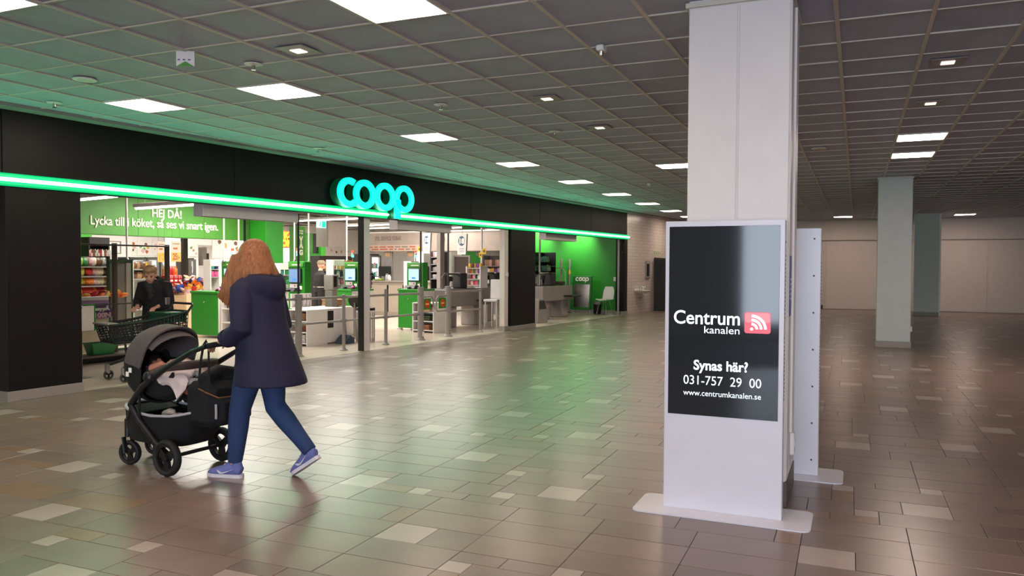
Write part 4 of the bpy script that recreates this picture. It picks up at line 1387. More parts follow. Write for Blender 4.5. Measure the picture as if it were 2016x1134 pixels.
def bottle_mesh(name, r, h, m):
    return MB().lathe([(r * .9, 0), (r, .01), (r, h * .6), (r * .85, h * .7), (r * .35, h * .82), (r * .35, h * .9), (r * .42, h * .9), (r * .42, h), (.001, h)], n=10).mesh(name, m)


def jar_mesh(name, r, h, m):
    return MB().lathe([(r * .92, 0), (r, .01), (r, h * .78), (r * .85, h * .84), (r * .92, h * .85), (r * .92, h), (.001, h)], n=10).mesh(name, m)


def carton_mesh(name, w, d, h, m):
    mb = MB().box(-w / 2, w / 2, -d / 2, d / 2, 0, h, .006)
    mb.box(-w * .42, w * .42, -d / 2 - .003, -d / 2, h * .25, h * .8)
    mb.box(-w / 2 - .002, w / 2 + .002, -d * .2, d * .2, h - .004, h + .004)
    return mb.mesh(name, m, smooth=False)


def card_mesh(name, w, h, m):
    """hanging blister pack with a hook tab"""
    mb = MB().box(-w / 2, w / 2, -.004, 0, 0, h, .001)
    mb.box(-w * .34, w * .34, -.03, -.004, h * .08, h * .6, .008)
    mb.box(-w * .12, w * .12, -.003, -.001, h, h + .02)
    return mb.mesh(name, m, smooth=False)


GC = {n: mat('goods_' + n, c, rough=0.35, var=0.3, scale=25) for n, c in
      dict(red=(196, 44, 36), crimson=(150, 30, 44), orange=(232, 120, 40), amber=(236, 176, 60), yellow=(240, 214, 90), lime=(150, 196, 70), green=(52, 140, 66), teal=(60, 150, 138),
           blue=(52, 84, 168), navy=(40, 46, 86), violet=(120, 80, 150), pink=(222, 92, 150), rose=(226, 170, 170), white=(236, 230, 224), cream=(232, 212, 178), brown=(110, 72, 52),
           tan=(184, 140, 100), black=(36, 34, 34), silver=(190, 186, 184), lightblue=(160, 190, 220)).items()}
_pm = {}


def goods(kind, m, size):
    k = (kind, m, size)
    if k not in _pm:
        nm = {'pouch': 'snack_pouch', 'bottle': 'bottle', 'jar': 'jar', 'carton': 'carton', 'card': 'blister_pack'}[kind]
        f_ = {'pouch': lambda: pillow_mesh(nm, *size, GC[m]), 'bottle': lambda: bottle_mesh(nm, *size, GC[m]), 'jar': lambda: jar_mesh(nm, *size, GC[m]),
              'carton': lambda: carton_mesh(nm, *size, GC[m]), 'card': lambda: card_mesh(nm, *size, GC[m])}[kind]
        _pm[k] = f_()
    return _pm[k]


CN = dict(lightblue='light blue', lime='lime green', amber='amber yellow', rose='pale rose', tan='tan brown')
SHELF_WORD = ['top', 'second', 'third', 'fourth']


def put(kind, m, size, loc, label, cat, group, rz=0.0, rot=None):
    label = CN.get(m, m) + ' ' + label
    me = goods(kind, m, size)
    o = link(me.name.split('.')[0], me, None, loc, rz)
    if rot:
        o.rotation_euler = rot
    return tag(o, label, cat, group)


def row(kind, n, x0, x1, y, z, sizes, cols, label, cat, group, along='x', rz=0.0):
    for k in range(n):
        t_ = (k + .5) / n
        p = x0 + (x1 - x0) * t_
        loc = (p, y + rng.uniform(-.01, .01), z) if along == 'x' else (y + rng.uniform(-.01, .01), p, z)
        put(kind, cols[(k * len(cols) // n) if len(cols) < n else k % len(cols)], rng.choice(sizes), loc, label, cat, group, rz + rng.uniform(-.06, .06))


def rack(name, label, cat, x0, x1, y, d, zs, top, m=M_WHITE, back=True, face='-y', hdr=None, group=None):
    """shelving unit; zs are shelf heights. face '-y': spans x; face '-x': spans y (x0, x1 are then y values and y the x of its front)"""
    o = thing(name, label, cat, (0, 0, .003), 0, group)

    def bx(nm, a0, a1, b0, b1, z0, z1, mm, bev=.003, par=None):
        mb = MB().box(a0, a1, b0, b1, z0, z1, bev) if face == '-y' else MB().box(b0, b1, a0, a1, z0, z1, bev)
        return mb.build(nm, mm, par or o, smooth=False)
    for a in (x0, x1):
        bx('upright', a - .015, a + .015, y, y + d, 0, top, m)
    if back:
        bx('back_panel', x0, x1, y + d - .02, y + d, .05, top, m)
    for z in zs:
        s_ = bx('shelf', x0 + .015, x1 - .015, y, y + d - .02, z - .022, z, m)
        bx('price_strip', x0 + .015, x1 - .015, y - .008, y, z - .024, z - .002, M_GREYPAINT, 0, s_)
    if hdr:
        bx('header', x0, x1, y - .01, y + .02, top - .14, top, hdr)
    return o


# produce rack seen between the dark pillar and the gate panel
YA = 13.2
xa, xb = at_y(150, 540, YA)[0], at_y(216, 540, YA)[0]
rack('produce_rack', 'snack and fruit rack filled with pouches behind the promotion bin', 'shelf', xa, xb, YA, .5, (.92, 1.10, 1.27, 1.44), 1.62, mat('rack_dark', (60, 52, 48), rough=0.5))
for k, (z, cols) in enumerate(((1.445, ['lime', 'green', 'rose', 'cream', 'brown', 'silver']), (1.275, ['yellow', 'lime', 'red', 'rose', 'cream', 'brown']), (1.105, ['yellow', 'amber', 'orange', 'rose', 'cream', 'tan']), (.925, ['amber', 'red', 'red', 'orange', 'crimson', 'tan']))):
    row('pouch', 9, xa + .02, xb - .02, YA + .08, z, [(.14, .155, .08), (.15, .15, .09)], cols, 'snack pouch on the %s board of the rack behind the promotion bin' % SHELF_WORD[k], 'pouch', 'pouches on the produce rack')
x0 = at_y(165, 580, 12.3)[0]
for k in range(16):
    put('pouch', ('amber', 'red', 'orange', 'crimson', 'yellow')[k % 5], (.14, .17, .08), (x0 + (k % 8) * .085, 12.25 + .12 * (k // 8), .92 + rng.uniform(0, .03)), 'fruit bag lying in the promotion bin behind the glass', 'bag', 'bags in the promotion bin', rot=(R(62) + rng.uniform(-.3, .3), 0, rng.uniform(-.7, .7)))
YB = 16.0
xa, xb = at_y(176, 510, YB)[0], at_y(215, 510, YB)[0]
rack('bakery_rack', 'dark hanging rack with dangling packs above the produce rack', 'shelf', xa, xb, YB, .4, (1.5,), 2.05, M_DARKGREY, hdr=M_DARKGREY)
row('card', 9, xa, xb, YB - .02, 1.62, [(.09, .16)], ['rose', 'brown', 'cream', 'silver', 'crimson', 'white', 'brown', 'rose', 'silver'], 'small blister pack dangling on the dark hanging rack', 'pack', 'packs on the dark hanging rack')

# bread and snack table right of the gate panel
YC = 14.6
xa, xb = at_y(262, 540, YC)[0], at_y(300, 540, YC)[0]
rack('bread_rack', 'white bread rack behind the bowed person', 'shelf', xa, xb, YC, .5, (.55, 1.18, 1.38), 1.55, M_WHITE)
for z in (1.385, 1.185):
    row('pouch', 5, xa, xb, YC + .15, z, [(.17, .14, .10)], ['amber', 'brown', 'tan', 'brown', 'amber'], 'loaf bag on the %s board of the white bread rack' % ('upper' if z > 1.3 else 'lower'), 'bread', 'loaves on the bread rack')
# red soda crates
YD = 15.2
xa, xb = at_y(334, 560, YD)[0], at_y(359, 560, YD)[0]
CR = mat('crate_red', (196, 26, 30), rough=0.35)
for i in range(3):
    for j in range(2):
        o = thing('soda_crate', 'red soda crate behind the bowed person, %s of the %s row' % (('first', 'middle', 'last')[i], ('lower', 'upper')[j]), 'crate', (xa + (xb - xa) * (i + .5) / 3, YD, .90 + j * .172), 0, 'red soda crates')
        w_ = (xb - xa) / 6 - .006
        MB().box(-w_, w_, 0, .3, 0, .165, .01).build('shell', CR, o, smooth=False)
        for k in (-1, 1):
            MB().box(k * w_ * .5 - w_ * .3, k * w_ * .5 + w_ * .3, -.006, 0, .10, .145, .003).build('hand_slot', mat('crate_slot', (228, 150, 140), rough=0.5), o, smooth=False)
        MB().box(-w_ * .7, w_ * .7, -.004, 0, .03, .07).build('crate_print', M_LETTER, o, smooth=False)
o = thing('crate_pallet', 'wooden pallet block under the red soda crates', 'pallet', ((xa + xb) / 2, YD, .003))
hw = (xb - xa) / 2
for k in range(5):
    MB().box(-hw - .1, hw + .12, .0 + k * .075, .07 + k * .075, .85, .894, .004).build('plank', M_CARDB, o, smooth=False)
MB().box(-hw - .08, hw + .10, .0, .38, 0, .845, .006).build('carton_base', M_WOOD, o, smooth=False)
row('bottle', 7, xa - .05, xb - .02, YD + .15, 1.242, [(.035, .2)], ['orange', 'red', 'orange'], 'bottle above the red soda crates', 'bottle', 'bottles above the soda crates')
# snack bin with a heap of bags
YE = 14.6
xa, xb = at_y(366, 560, YE)[0], at_y(432, 560, YE)[0]
o = thing('snack_bin', 'plywood bin heaped with colourful snack bags behind the first terminal', 'bin', (xa, YE, .003))
W_ = xb - xa
for k in range(4):
    MB().box(W_ * k / 4 + .006, W_ * (k + 1) / 4 - .006, 0, .03, .06, .84, .005).build('front_board', M_WOOD, o, smooth=False)
MB().box(0, W_, .03, .55, .05, .8, .005).build('box', M_WOOD, o, smooth=False)
for s in (.1, W_ - .1):
    MB().box(s - .04, s + .04, .1, .18, 0, .05).build('foot', M_DARKGREY, o, smooth=False)
hc = ['red', 'orange', 'amber', 'brown', 'navy', 'crimson', 'tan', 'blue', 'amber', 'rose', 'brown']
for k in range(84):
    fx = rng.random()
    fy = rng.random()
    hz = .80 + .34 * (1 - abs(fx - .55) * 1.5) * (.45 + .55 * fy)
    put('pouch', hc[k % len(hc)], rng.choice([(.15, .19, .07), (.12, .16, .06)]), (xa + .08 + fx * (W_ - .16), YE + .06 + fy * .44, hz), 'snack bag heaped on the plywood bin, ' + ('terminal end' if fx > .62 else 'crate end' if fx < .35 else 'middle') + (' front' if fy < .33 else ' back' if fy > .66 else ' centre'), 'bag', 'snack bags heaped on the plywood bin',
        rot=(rng.uniform(.3, 1.4), rng.uniform(-.5, .5), rng.uniform(0, 6)))
# hanging sweet stands with packs beside terminals (face the hall)


def stand(px0, px1, py0, py1, Y, rows_, label, glabel, group):
    xa, zt = at_y(px0, py0, Y)
    xb, zb = at_y(px1, py1, Y)
    n = max(2, round((xb - xa) / .12))
    o = rack('sweet_stand', label, 'stand', xa, xb, Y, .22, (), zt + .04, M_WHITE, hdr=M_LETTER, group='small sweet stands')
    H_ = (zt - zb) / len(rows_)
    for r, cols in enumerate(rows_):
        z = zt - (r + 1) * H_
        MB().box(xa, xb, Y - .01, Y + .2, z - .012, z - .003).build('tray', M_WHITE, o, smooth=False)
        row('card', n, xa, xb, Y + .03, z, [((xb - xa) / n * .86, H_ * .74)], cols, glabel % SHELF_WORD[r], 'pack', group)


stand(415, 432, 515, 545, 13.9, [['teal', 'navy'], ['pink', 'pink', 'silver']], 'sweet stand with teal and pink packs beside the snack bin', 'pack in the %s row of the stand beside the snack bin', 'packs on the stand beside the snack bin')
stand(552, 572, 522, 560, 12.8, [['teal', 'green'], ['teal', 'green', 'teal']], 'sweet stand with mint green packs beside the auburn hair', 'mint pack in the %s row of the stand beside the auburn hair', 'mint packs beside the auburn hair')
stand(657, 678, 515, 560, 12.4, [['rose', 'yellow', 'amber'], ['navy', 'white', 'navy'], ['pink', 'white', 'pink']], 'sweet stand with yellow and pink packs before the door post terminal', 'pack in the %s row of the stand before the door post terminal', 'packs before the door post terminal')
stand(810, 824, 518, 574, 11.3, [['violet', 'white'], ['green', 'white'], ['white', 'lightblue'], ['silver', 'silver']], 'tall sweet stand with white and silver packs beside the gate terminal', 'pack in the %s row of the stand beside the gate terminal', 'packs beside the gate terminal')
# long goods wall behind the staff person
YF_ = 17.8
xa, xb = at_y(630, 530, YF_)[0], at_y(712, 530, YF_)[0]
rack('goods_wall', 'dark shelving with mixed sweets behind the person in the cap', 'shelf', xa, xb, YF_, .4, (.9, 1.1, 1.3, 1.5), 1.78, M_DARKGREY, hdr=mat('header_dark', (66, 52, 50), rough=0.5))
for k, z in enumerate((.905, 1.105, 1.305, 1.505)):
    row('pouch', 14, xa + .03, xb - .03, YF_ + .1, z, [(.13, .16, .07), (.12, .15, .06)], [['rose', 'pink', 'white'], ['navy', 'white', 'silver', 'rose'], ['yellow', 'amber', 'rose', 'lime'], ['crimson', 'brown', 'green', 'orange', 'white']][k], 'sweet pouch on the %s shelf behind the person in the cap' % SHELF_WORD[3 - k], 'pouch', 'pouches behind the person in the cap')
# printer and card terminal near the staff person
xp, _ = at_y(641, 560, 11.4)
o = thing('bag_printer', 'grey upright printer box on a stand among the terminals', 'printer', (xp, 11.25, .003))
MB().box(-.09, .09, -.13, .12, .97, 1.28, .012).build('case', M_GREYPAINT, o, smooth=False)
MB().box(-.07, .03, -.136, -.13, 1.03, 1.25, .004).build('paper_window', M_BLKPLASTIC, o, smooth=False)
MB().box(-.08, .08, -.10, .1, 0, .965, .006).build('stand', M_GREYPAINT, o, smooth=False)
for x, Y, lab in ((11.02, 12.95, 'small red glowing scanner puck on the first green cabinet'), (T3x - .2, 11.8, 'small red glowing scanner puck by the grey door post')):
    o = thing('scanner_puck', lab, 'scanner', (x, Y, .944))
    MB().lathe([(.07, 0), (.075, .02), (.05, .05), (.04, .05)], n=16).build('dome', mat('puck_dark_red', (70, 14, 28), rough=0.3), o)
    MB().lathe([(.03, .05), (.02, .07), (.002, .075)], n=10).build('glow', emitter('puck_glow', (1, .08, .2), 2.0), o)

# ------------------------------------------------------------------ tobacco kiosk (front looks towards -x)
KX = 19.2


def ky(px):
    return at_x(px, 500, KX)[0]


o = thing('tobacco_kiosk', 'grey tobacco and games kiosk with a long banner under a white edge', 'kiosk', (KX, 0, .003))
y0, y1 = ky(990), ky(722)
MB().box(.02, .9, y0, y1, 1.90, 2.48, .01).build('canopy', mat('kiosk_grey', (168, 152, 142), rough=0.4), o, smooth=False)
ban = MB().box(0, .02, ky(826), y1, 1.90, 2.46, .003).build('banner', mat('banner_grey', (176, 160, 150), rough=0.35), o, smooth=False)
MB().box(-.01, .06, y0, y1, 2.46, 2.50, .004).build('white_edge', M_SWALL, o, smooth=False)
low = MB().box(-.006, 0, ky(826), y1, 1.92, 2.10, .001).build('lower_print', mat('banner_rose', (206, 180, 166), rough=0.4), ban, smooth=False)
M_BTX = mat('banner_text', (140, 122, 118), rough=0.5)
text('SPEL SERVICE TOBAK', .17, M_BTX, ban, (-.004, (ky(738) + ky(790)) / 2, 2.24), FACE_MX, .001, 'lettering', 'CENTER', .004, abs(ky(736) - ky(788)))
q = random.Random(3)
for r in range(2):
    y = ky(826) + .15
    while y < y1 - .2:
        l_ = q.uniform(.08, .3)
        MB().box(-.009, -.006, y, y + l_, 1.95 + r * .07, 1.985 + r * .07).build('print_word', PC[2] if q.random() < .6 else M_BTX, low, smooth=False)
        y += l_ + .06
text('18', .2, mat('age_blue', (70, 92, 130), rough=0.4), ban, (-.004, ky(870), 2.2), FACE_MX, .001, 'lettering', 'CENTER', .01)
for pa, pb, mm, nm in ((751, 768, M_GREYPAINT, 'side_panel'), (797, 812, M_GREYPAINT, 'side_panel'), (812, 828, emitter('lit_wall', (1, .93, .78), .9), 'lit_panel')):
    a, b = sorted((ky(pa), ky(pb)))
    p_ = MB().box(.1, .16, a, b, 0, 1.9, .004).build(nm, mm, o, smooth=False)
    if nm == 'side_panel':
        MB().box(.09, .1, (a + b) / 2 - .09, (a + b) / 2 + .09, 1.75, 1.86).build('small_sign', mat('amber_print', (206, 160, 110)), p_, smooth=False)
        MB().box(.09, .1, (a + b) / 2 - .07, (a + b) / 2 + .07, 1.25, 1.45).build('small_sign', PC[3], p_, smooth=False)
MB().box(1.6, 1.7, ky(830), ky(740), 0, 1.9).build('rear_wall', M_SWALL, o, smooth=False)
MB().box(1.0, 1.3, ky(796), ky(772), .8, 1.45, .01).build('dark_shelf', M_DARKGREY, o, smooth=False)
MB().box(.95, 1.0, ky(783), ky(770), 1.45, 1.62, .01).build('red_case', GC['crimson'], o, smooth=False)
y1 = ky(756)
cn = MB().box(-.55, .1, ky(880), y1, 0, .98, .008).build('counter', mat('counter_beige', (158, 146, 134), rough=0.4), o, smooth=False)
MB().box(-.6, .15, ky(880) - .02, y1, .98, 1.03, .006).build('counter_top', M_GREYPAINT, cn, smooth=False)
for k in range(4):
    yy = ky(880) + (y1 - ky(880)) * (k + .5) / 4
    MB().box(-.556, -.55, yy - .32, yy + .32, .1, .9, .003).build('counter_panel', mat('counter_panel_beige', (176, 162, 148), rough=0.45), cn, smooth=False)
# things standing on that counter
o = thing('till_monitor', 'black till monitor on the tobacco counter', 'monitor', (KX - .25, ky(768), 1.033), R(12))
MB().box(-.02, .02, -.2, .2, .12, .42, .008).build('display', M_BLKPLASTIC, o, smooth=False)
MB().cyl((.03, 0, 0), (.03, 0, .14), .02, n=8).lathe([(.1, 0), (.1, .012), (.02, .02)], (.03, 0, 0), n=14).build('stand', M_DARKGREY, o)
o = thing('phone_charger', 'small black handset dock on the tobacco counter by the fridge', 'phone', (KX - .3, ky(742), 1.033))
MB().prism([(-.1, 0), (.1, 0), (.1, .1), (-.06, .16)], 'xz', -.09, .09).build('dock', M_BLKPLASTIC, o, smooth=False)
MB().tube([(-.05, 0, .15), (.05, 0, .2), (.13, 0, .16)], .022, 8).build('handset', M_BLKPLASTIC, o)
row('bottle', 4, ky(774), ky(783), KX - .35, 1.033, [(.035, .2), (.04, .17)], ['silver', 'white'], 'small bottle on the tobacco counter', 'bottle', 'bottles on the tobacco counter', along='y')
o = thing('counter_tray', 'yellow-green tray on the tobacco counter', 'tray', (KX - .4, ky(764), 1.033))
MB().sheet([[(x_, y_, .03 * (abs(x_) > .1 or abs(y_) > .12)) for x_ in (-.13, -.1, .1, .13)] for y_ in (-.16, -.12, .12, .16)], .006).build('dish', GC['lime'], o, smooth=False)
MB().sphere((0, 0, .03), .05, .08, .03).build('contents', GC['yellow'], o)

# age signs hanging before the kiosk
for px0, px1, py0, py1, X, lab in ((833, 849, 459, 499, 16.6, 'hanging white age-limit sign with 18 in a blue oval, next to the tall gate pole'), (900, 920, 461, 501, 17.0, 'hanging age-limit sign with 18 in a blue oval, before the green wall piece')):
    ya, za = at_x(px1, py1, X)
    yb, zb = at_x(px0, py0, X)
    o = thing('age_sign', lab, 'sign', (X, (ya + yb) / 2, za), 0, 'hanging age-limit signs')
    h, H_ = (yb - ya) / 2, zb - za
    s_ = MB().prism([(-h * .8, 0), (h * .8, 0), (h, H_), (-h, H_)], 'yz', -.03, .03).build('box', M_SWALL, o, smooth=False)
    MB().prism([(h * .62 * cos(2 * pi * k / 24), H_ * .66 + h * .80 * sin(2 * pi * k / 24)) for k in range(24)], 'yz', -.034, -.03).build('blue_oval', mat('age_blue', (70, 92, 130)), s_, smooth=False)
    text('18', h * 1.15, M_LETTER, s_, (-.036, 0, H_ * .66 - h * .40), FACE_MX, .001, 'lettering', 'CENTER', .010)
    for k in range(3):
        MB().box(-.033, -.03, -h * .5, h * .5, H_ * (.12 + .08 * k), H_ * (.14 + .08 * k)).build('print_line', M_BTX, s_, smooth=False)
    MB().cyl((0, 0, H_), (0, 0, 3.3 - za), .006, n=6).build('hanger', M_METAL, o)
struct('pillar_kiosk', MB().box(17.6, 17.8, at_x(871, 500, 17.7)[0], at_x(864, 500, 17.7)[0], 0, 3.3), M_GREYPAINT, 'grey steel column in front of the tobacco kiosk')
struct('wall_green_piece', MB().box(23.0, 23.2, at_x(950, 470, 23.1)[0], at_x(912, 470, 23.1)[0], 0, 3.3), M_GREEN, 'green wall piece behind the age-limit sign')

# ------------------------------------------------------------------ shelves beside and behind the staffed tills
RX_ = 18.6
ya, yb = at_x(887, 530, RX_)[0], at_x(868, 530, RX_)[0]
rack('pharmacy_rack', 'dark rack with white and pink packs beside the grey column', 'shelf', ya, yb, RX_ - .5, .35, (1.12, 1.32, 1.52, 1.72), 1.86, M_DARKGREY, face='-x')
for k, z in enumerate((1.725, 1.525, 1.325, 1.125)):
    row('carton', 4, ya, yb, RX_ - .38, z, [(.09, .06, .13), (.08, .06, .11)], [['cream', 'white', 'white', 'rose'], ['silver', 'white', 'rose', 'white'], ['white', 'silver'], ['brown', 'silver', 'white']][k], 'carton on the %s shelf of the dark rack beside the grey column' % SHELF_WORD[k], 'carton', 'cartons beside the grey column', along='y', rz=R(-90))
X = 18.0
ya, za = at_x(925, 566, X)
yb, zb = at_x(893, 503, X)
o = thing('dark_board', 'dark brown board in a pale frame behind the staffed till', 'board', (X, (ya + yb) / 2, .003))
h = (yb - ya) / 2
MB().box(0, .03, -h + .03, h - .03, .5, zb - .03).build('board_face', mat('board_brown', (58, 44, 42), rough=0.5), o, smooth=False)
MB().strip2([(-h, .46), (h, .46), (h, zb), (-h, zb)], [(-h + .04, .5), (h - .04, .5), (h - .04, zb - .04), (-h + .04, zb - .04)], 'yz', -.012, .04, True).build('frame', M_METAL, o, smooth=False)
for s in (-1, 1):
    MB().box(0, .04, s * (h - .02) - .02, s * (h - .02) + .02, 0, .46).build('leg', M_METAL, o, smooth=False)
X = 17.3
ya, yb = at_x(945, 540, X)[0], at_x(918, 540, X)[0]
rack('sweets_rack', 'open sweets rack with coloured packets in front of the dark board', 'shelf', ya, yb, X, .35, (.98, 1.14, 1.28, 1.42), 1.46, M_WHITE, face='-x', back=False)
for k, z in enumerate((1.285, 1.145, .985)):
    row('pouch', 6, ya, yb, X + .12, z, [(.10, .11, .05)], [['crimson', 'violet', 'rose', 'green', 'orange', 'tan'], ['white', 'black', 'rose', 'crimson', 'silver'], ['amber', 'green', 'pink', 'red', 'white', 'orange']][k], 'sweets packet on the %s shelf of the open sweets rack' % SHELF_WORD[k], 'packet', 'packets on the sweets rack', along='y', rz=R(-90))
row('jar', 5, ya, yb, X + .12, 1.425, [(.045, .12)], ['amber', 'violet', 'tan', 'brown', 'amber'], 'sweet jar on top of the open sweets rack', 'jar', 'jars on the sweets rack', along='y')
X = 19.75
ya, yb = at_x(984, 540, X)[0], at_x(950, 540, X)[0]
rack('magazine_rack', 'grey magazine and medicine rack beside the cream pillar', 'shelf', ya, yb, X, .4, (.98, 1.14, 1.30, 1.48), 1.78, M_GREYPAINT, face='-x')
for k, z in enumerate((1.485, 1.305, 1.145, .985)):
    row('carton', 9, ya, yb, X + .1, z, [(.09, .05, .17)] if k == 0 else [(.09, .05, .11), (.07, .05, .09)], [['rose', 'tan', 'brown', 'rose', 'tan', 'rose'], ['rose', 'violet', 'amber', 'white', 'crimson'], ['silver', 'navy', 'black', 'lightblue'], ['red', 'rose', 'amber', 'white', 'orange']][k], 'carton on the %s shelf of the rack by the cream pillar' % SHELF_WORD[k], 'carton', 'cartons beside the cream pillar', along='y', rz=R(-90))
# bright hanging light board and yellow tags
ya, za = at_x(985, 495, 20.5)
yb, zb = at_x(938, 466, 20.5)
o = thing('light_board', 'bright white lit board above the magazine rack', 'sign', (20.5, ya, za))
MB().box(0, .1, 0, yb - ya, 0, zb - za, .01).build('lit_face', emitter('board_lit', (.93, .97, 1), 1.1), o, smooth=False)
MB().box(.0, .11, -.02, yb - ya + .02, -.12, 0, .006).build('lower_strip', M_GREYPAINT, o, smooth=False)
MB().strip2([(-.03, -.03), (yb - ya + .03, -.03), (yb - ya + .03, zb - za + .03), (-.03, zb - za + .03)], [(0, 0), (yb - ya, 0), (yb - ya, zb - za), (0, zb - za)], 'yz', -.01, .11, True).build('frame', M_METAL, o, smooth=False)
for s in (.2, yb - ya - .2):
    MB().cyl((.05, s, zb - za), (.05, s, 3.3 - za), .006, n=6).build('hanger', M_METAL, o)
for k, (px0, px1, py0, py1, X) in enumerate(((943, 949, 497, 507, 15.9), (949, 957, 489, 500, 15.8), (822, 829, 486, 495, 15.5))):
    ya, za = at_x(px1, py1, X)
    yb, zb = at_x(px0, py0, X)
    o = thing('yellow_tag', ('lower yellow price tag by the white ceiling pole', 'upper yellow price tag by the white ceiling pole', 'yellow price tag at the end of the tobacco banner')[k], 'tag', (X, ya, za), 0, 'yellow price tags')
    MB().box(0, .004, 0, yb - ya, 0, zb - za, .001).build('card', M_YEL, o, smooth=False)
    MB().box(-.002, 0, (yb - ya) * .3, (yb - ya) * .7, (zb - za) * .3, (zb - za) * .7).build('print', PC[3], o, smooth=False)
    MB().cyl((.002, (yb - ya) / 2, zb - za), (.002, (yb - ya) / 2, 3.3 - za), .003, n=5).build('wire', M_METAL, o)
ya, za = at_x(985, 473, 15.3)
yb, zb = at_x(971, 451, 15.3)
o = thing('speech_sign', 'grey speech bubble sign with dark lettering beside the cream pillar', 'sign', (16.3, (ya + yb) / 2 + .3, za), 0)
MB().prism([(-.35, 0), (-.06, 0), (-.1, -.22), (.06, 0), (.12, 0), (.12, .36), (-.35, .36)], 'yz', 0, .02).build('bubble', mat('bubble_grey', (176, 160, 140), rough=0.5), o, smooth=False)
for k in range(4):
    MB().box(-.004, 0, -.3, .06 - .03 * (k % 2), .05 + k * .08, .09 + k * .08).build('print_line', M_DARKGREY, o, smooth=False)
MB().cyl((.01, 0, .36), (.01, 0, 3.3 - za), .004, n=5).build('wire', M_METAL, o)


# staffed tills
def till(x, y, label, L=1.9):
    o = thing('checkout_counter', label, 'checkout', (x, y, .003), 0, 'staffed checkout counters')
    MB().box(0, L, 0, .55, .50, .92, .02).build('belt_body', M_GREYPAINT, o, smooth=False)
    MB().box(.1, L - .5, .08, .45, .92, .935, .004).build('belt', M_BLKPLASTIC, o, smooth=False)
    for px_ in (.15, L - .55):
        MB().box(px_, px_ + .4, .08, .5, 0, .5, .02).build('pedestal', M_GREYPAINT, o, smooth=False)
    MB().box(L - .6, L - .02, -.28, .0, .60, .64, .005).build('packing_shelf', M_DARKGREY, o, smooth=False)
    MB().tube([(.25, .3, .92), (.25, .3, 1.20), (.36, .3, 1.28), (.9, .3, 1.28)], .028, 8).build('guide_bow', M_METAL, o)
    MB().box(.9, 1.2, .2, .45, .93, 1.30, .02).build('till_screen', M_DARKGREY, o, smooth=False)
    MB().cyl((.6, .35, .92), (.6, .35, 1.12), .02, n=8).build('terminal_stem', M_METAL, o)
    MB().box(.52, .68, .28, .36, 1.1, 1.22, .01).build('card_terminal', M_BLKPLASTIC, o, smooth=False)
    return o


till(15.35, 10.35, 'grey staffed checkout behind the last barrier rail')
till(17.75, 10.75, 'grey staffed checkout beside the black pillar')
till(19.3, 9.85, 'grey staffed checkout in the mirror bay')
o = thing('till_chair', 'tall white seat behind the cream pillar', 'chair', (16.35, 9.66, .003))
MB().box(-.2, .2, -.2, .2, .62, .68, .02).build('seat', M_WHITE, o, smooth=False)
MB().box(.14, .2, -.2, .2, .68, 1.15, .02).build('backrest', M_WHITE, o, smooth=False)
for sx in (-.17, .17):
    for sy in (-.17, .17):
        MB().cyl((sx, sy, 0), (sx * .9, sy * .9, .63), .016, n=8).build('leg', M_WHITE, o)

# rack of blister packs in the mirror bay
YR = 10.9
xa, xb = at_y(1036, 520, YR)[0], at_y(1094, 520, YR)[0]
rack('accessory_rack', 'black accessory rack hung with blister packs in the mirror bay', 'shelf', xa, xb, YR, .45, (.95, 1.22, 1.48), 1.90, M_BLKPLASTIC)
for k, z in enumerate((1.60, 1.33, 1.07)):
    row('card', 14, xa, xb - .25, YR + (.12 if k == 0 else .06), z, [(.12, .18), (.11, .16)], [['white', 'violet', 'navy', 'lightblue', 'silver'], ['white', 'silver', 'navy', 'lightblue', 'white'], ['silver', 'white', 'lightblue', 'white', 'orange']][k], 'blister pack in the %s row of the black accessory rack' % SHELF_WORD[k], 'pack', 'blister packs on the accessory rack')
for k in range(6):
    put('carton', 'cream', (.12, .1, .14), (xa + .1 + k * .2, YR + .1, .953), ('carton on the lowest shelf of the accessory rack, %s from the pillar' % ('first', 'second', 'third', 'fourth', 'fifth', 'sixth')[k]), 'carton', 'cream cartons on the accessory rack')
# mirror stand
o = thing('mirror_stand', 'green framed standing mirror with white coop lettering by the green wall', 'mirror', (22.55, 10.2, .003))
gm = mat('mirror_frame_green', (30, 122, 36), rough=0.4)
hw = .33
MB().strip2([(-hw, .12), (hw, .12), (hw, .98), (-hw, .98)], [(-hw + .06, .2), (hw - .06, .2), (hw - .06, .92), (-hw + .06, .92)], 'yz', -.03, .02, True).build('frame', gm, o, smooth=False)
MB().box(-.012, 0, -hw + .06, hw - .06, .2, .92).build('mirror_glass', mat('mirror_silver', (224, 220, 216), rough=0.2, metal=1.0, var=0), o, smooth=False)
hd = MB().box(-.03, .02, -hw, hw, .98, 1.18, .01).build('header', gm, o, smooth=False)
for k in range(4):
    cy_ = .165 - k * .11
    oo, ii = ell(cy_, 1.08, .064, .064, 0, 2 * pi, 20)[:-1], ell(cy_, 1.08, .028, .028, 0, 2 * pi, 20)[:-1]
    if k == 0:
        oo, ii = ell(cy_, 1.08, .064, .064, R(-130), R(130), 16), ell(cy_, 1.08, .03, .03, R(-130), R(130), 16)
        MB().strip2(oo, ii, 'yz', -.036, -.03).build('letter', M_LETTER, hd, smooth=False)
    else:
        mb = MB().strip2(oo, ii, 'yz', -.036, -.03, True)
        if k == 3:
            mb.box(-.036, -.03, cy_ + .03, cy_ + .062, .975, 1.08)
        mb.build('letter', M_LETTER, hd, smooth=False)
for q_ in o.children:      # the mirror leans back
    q_.rotation_euler = (0, R(7), 0)
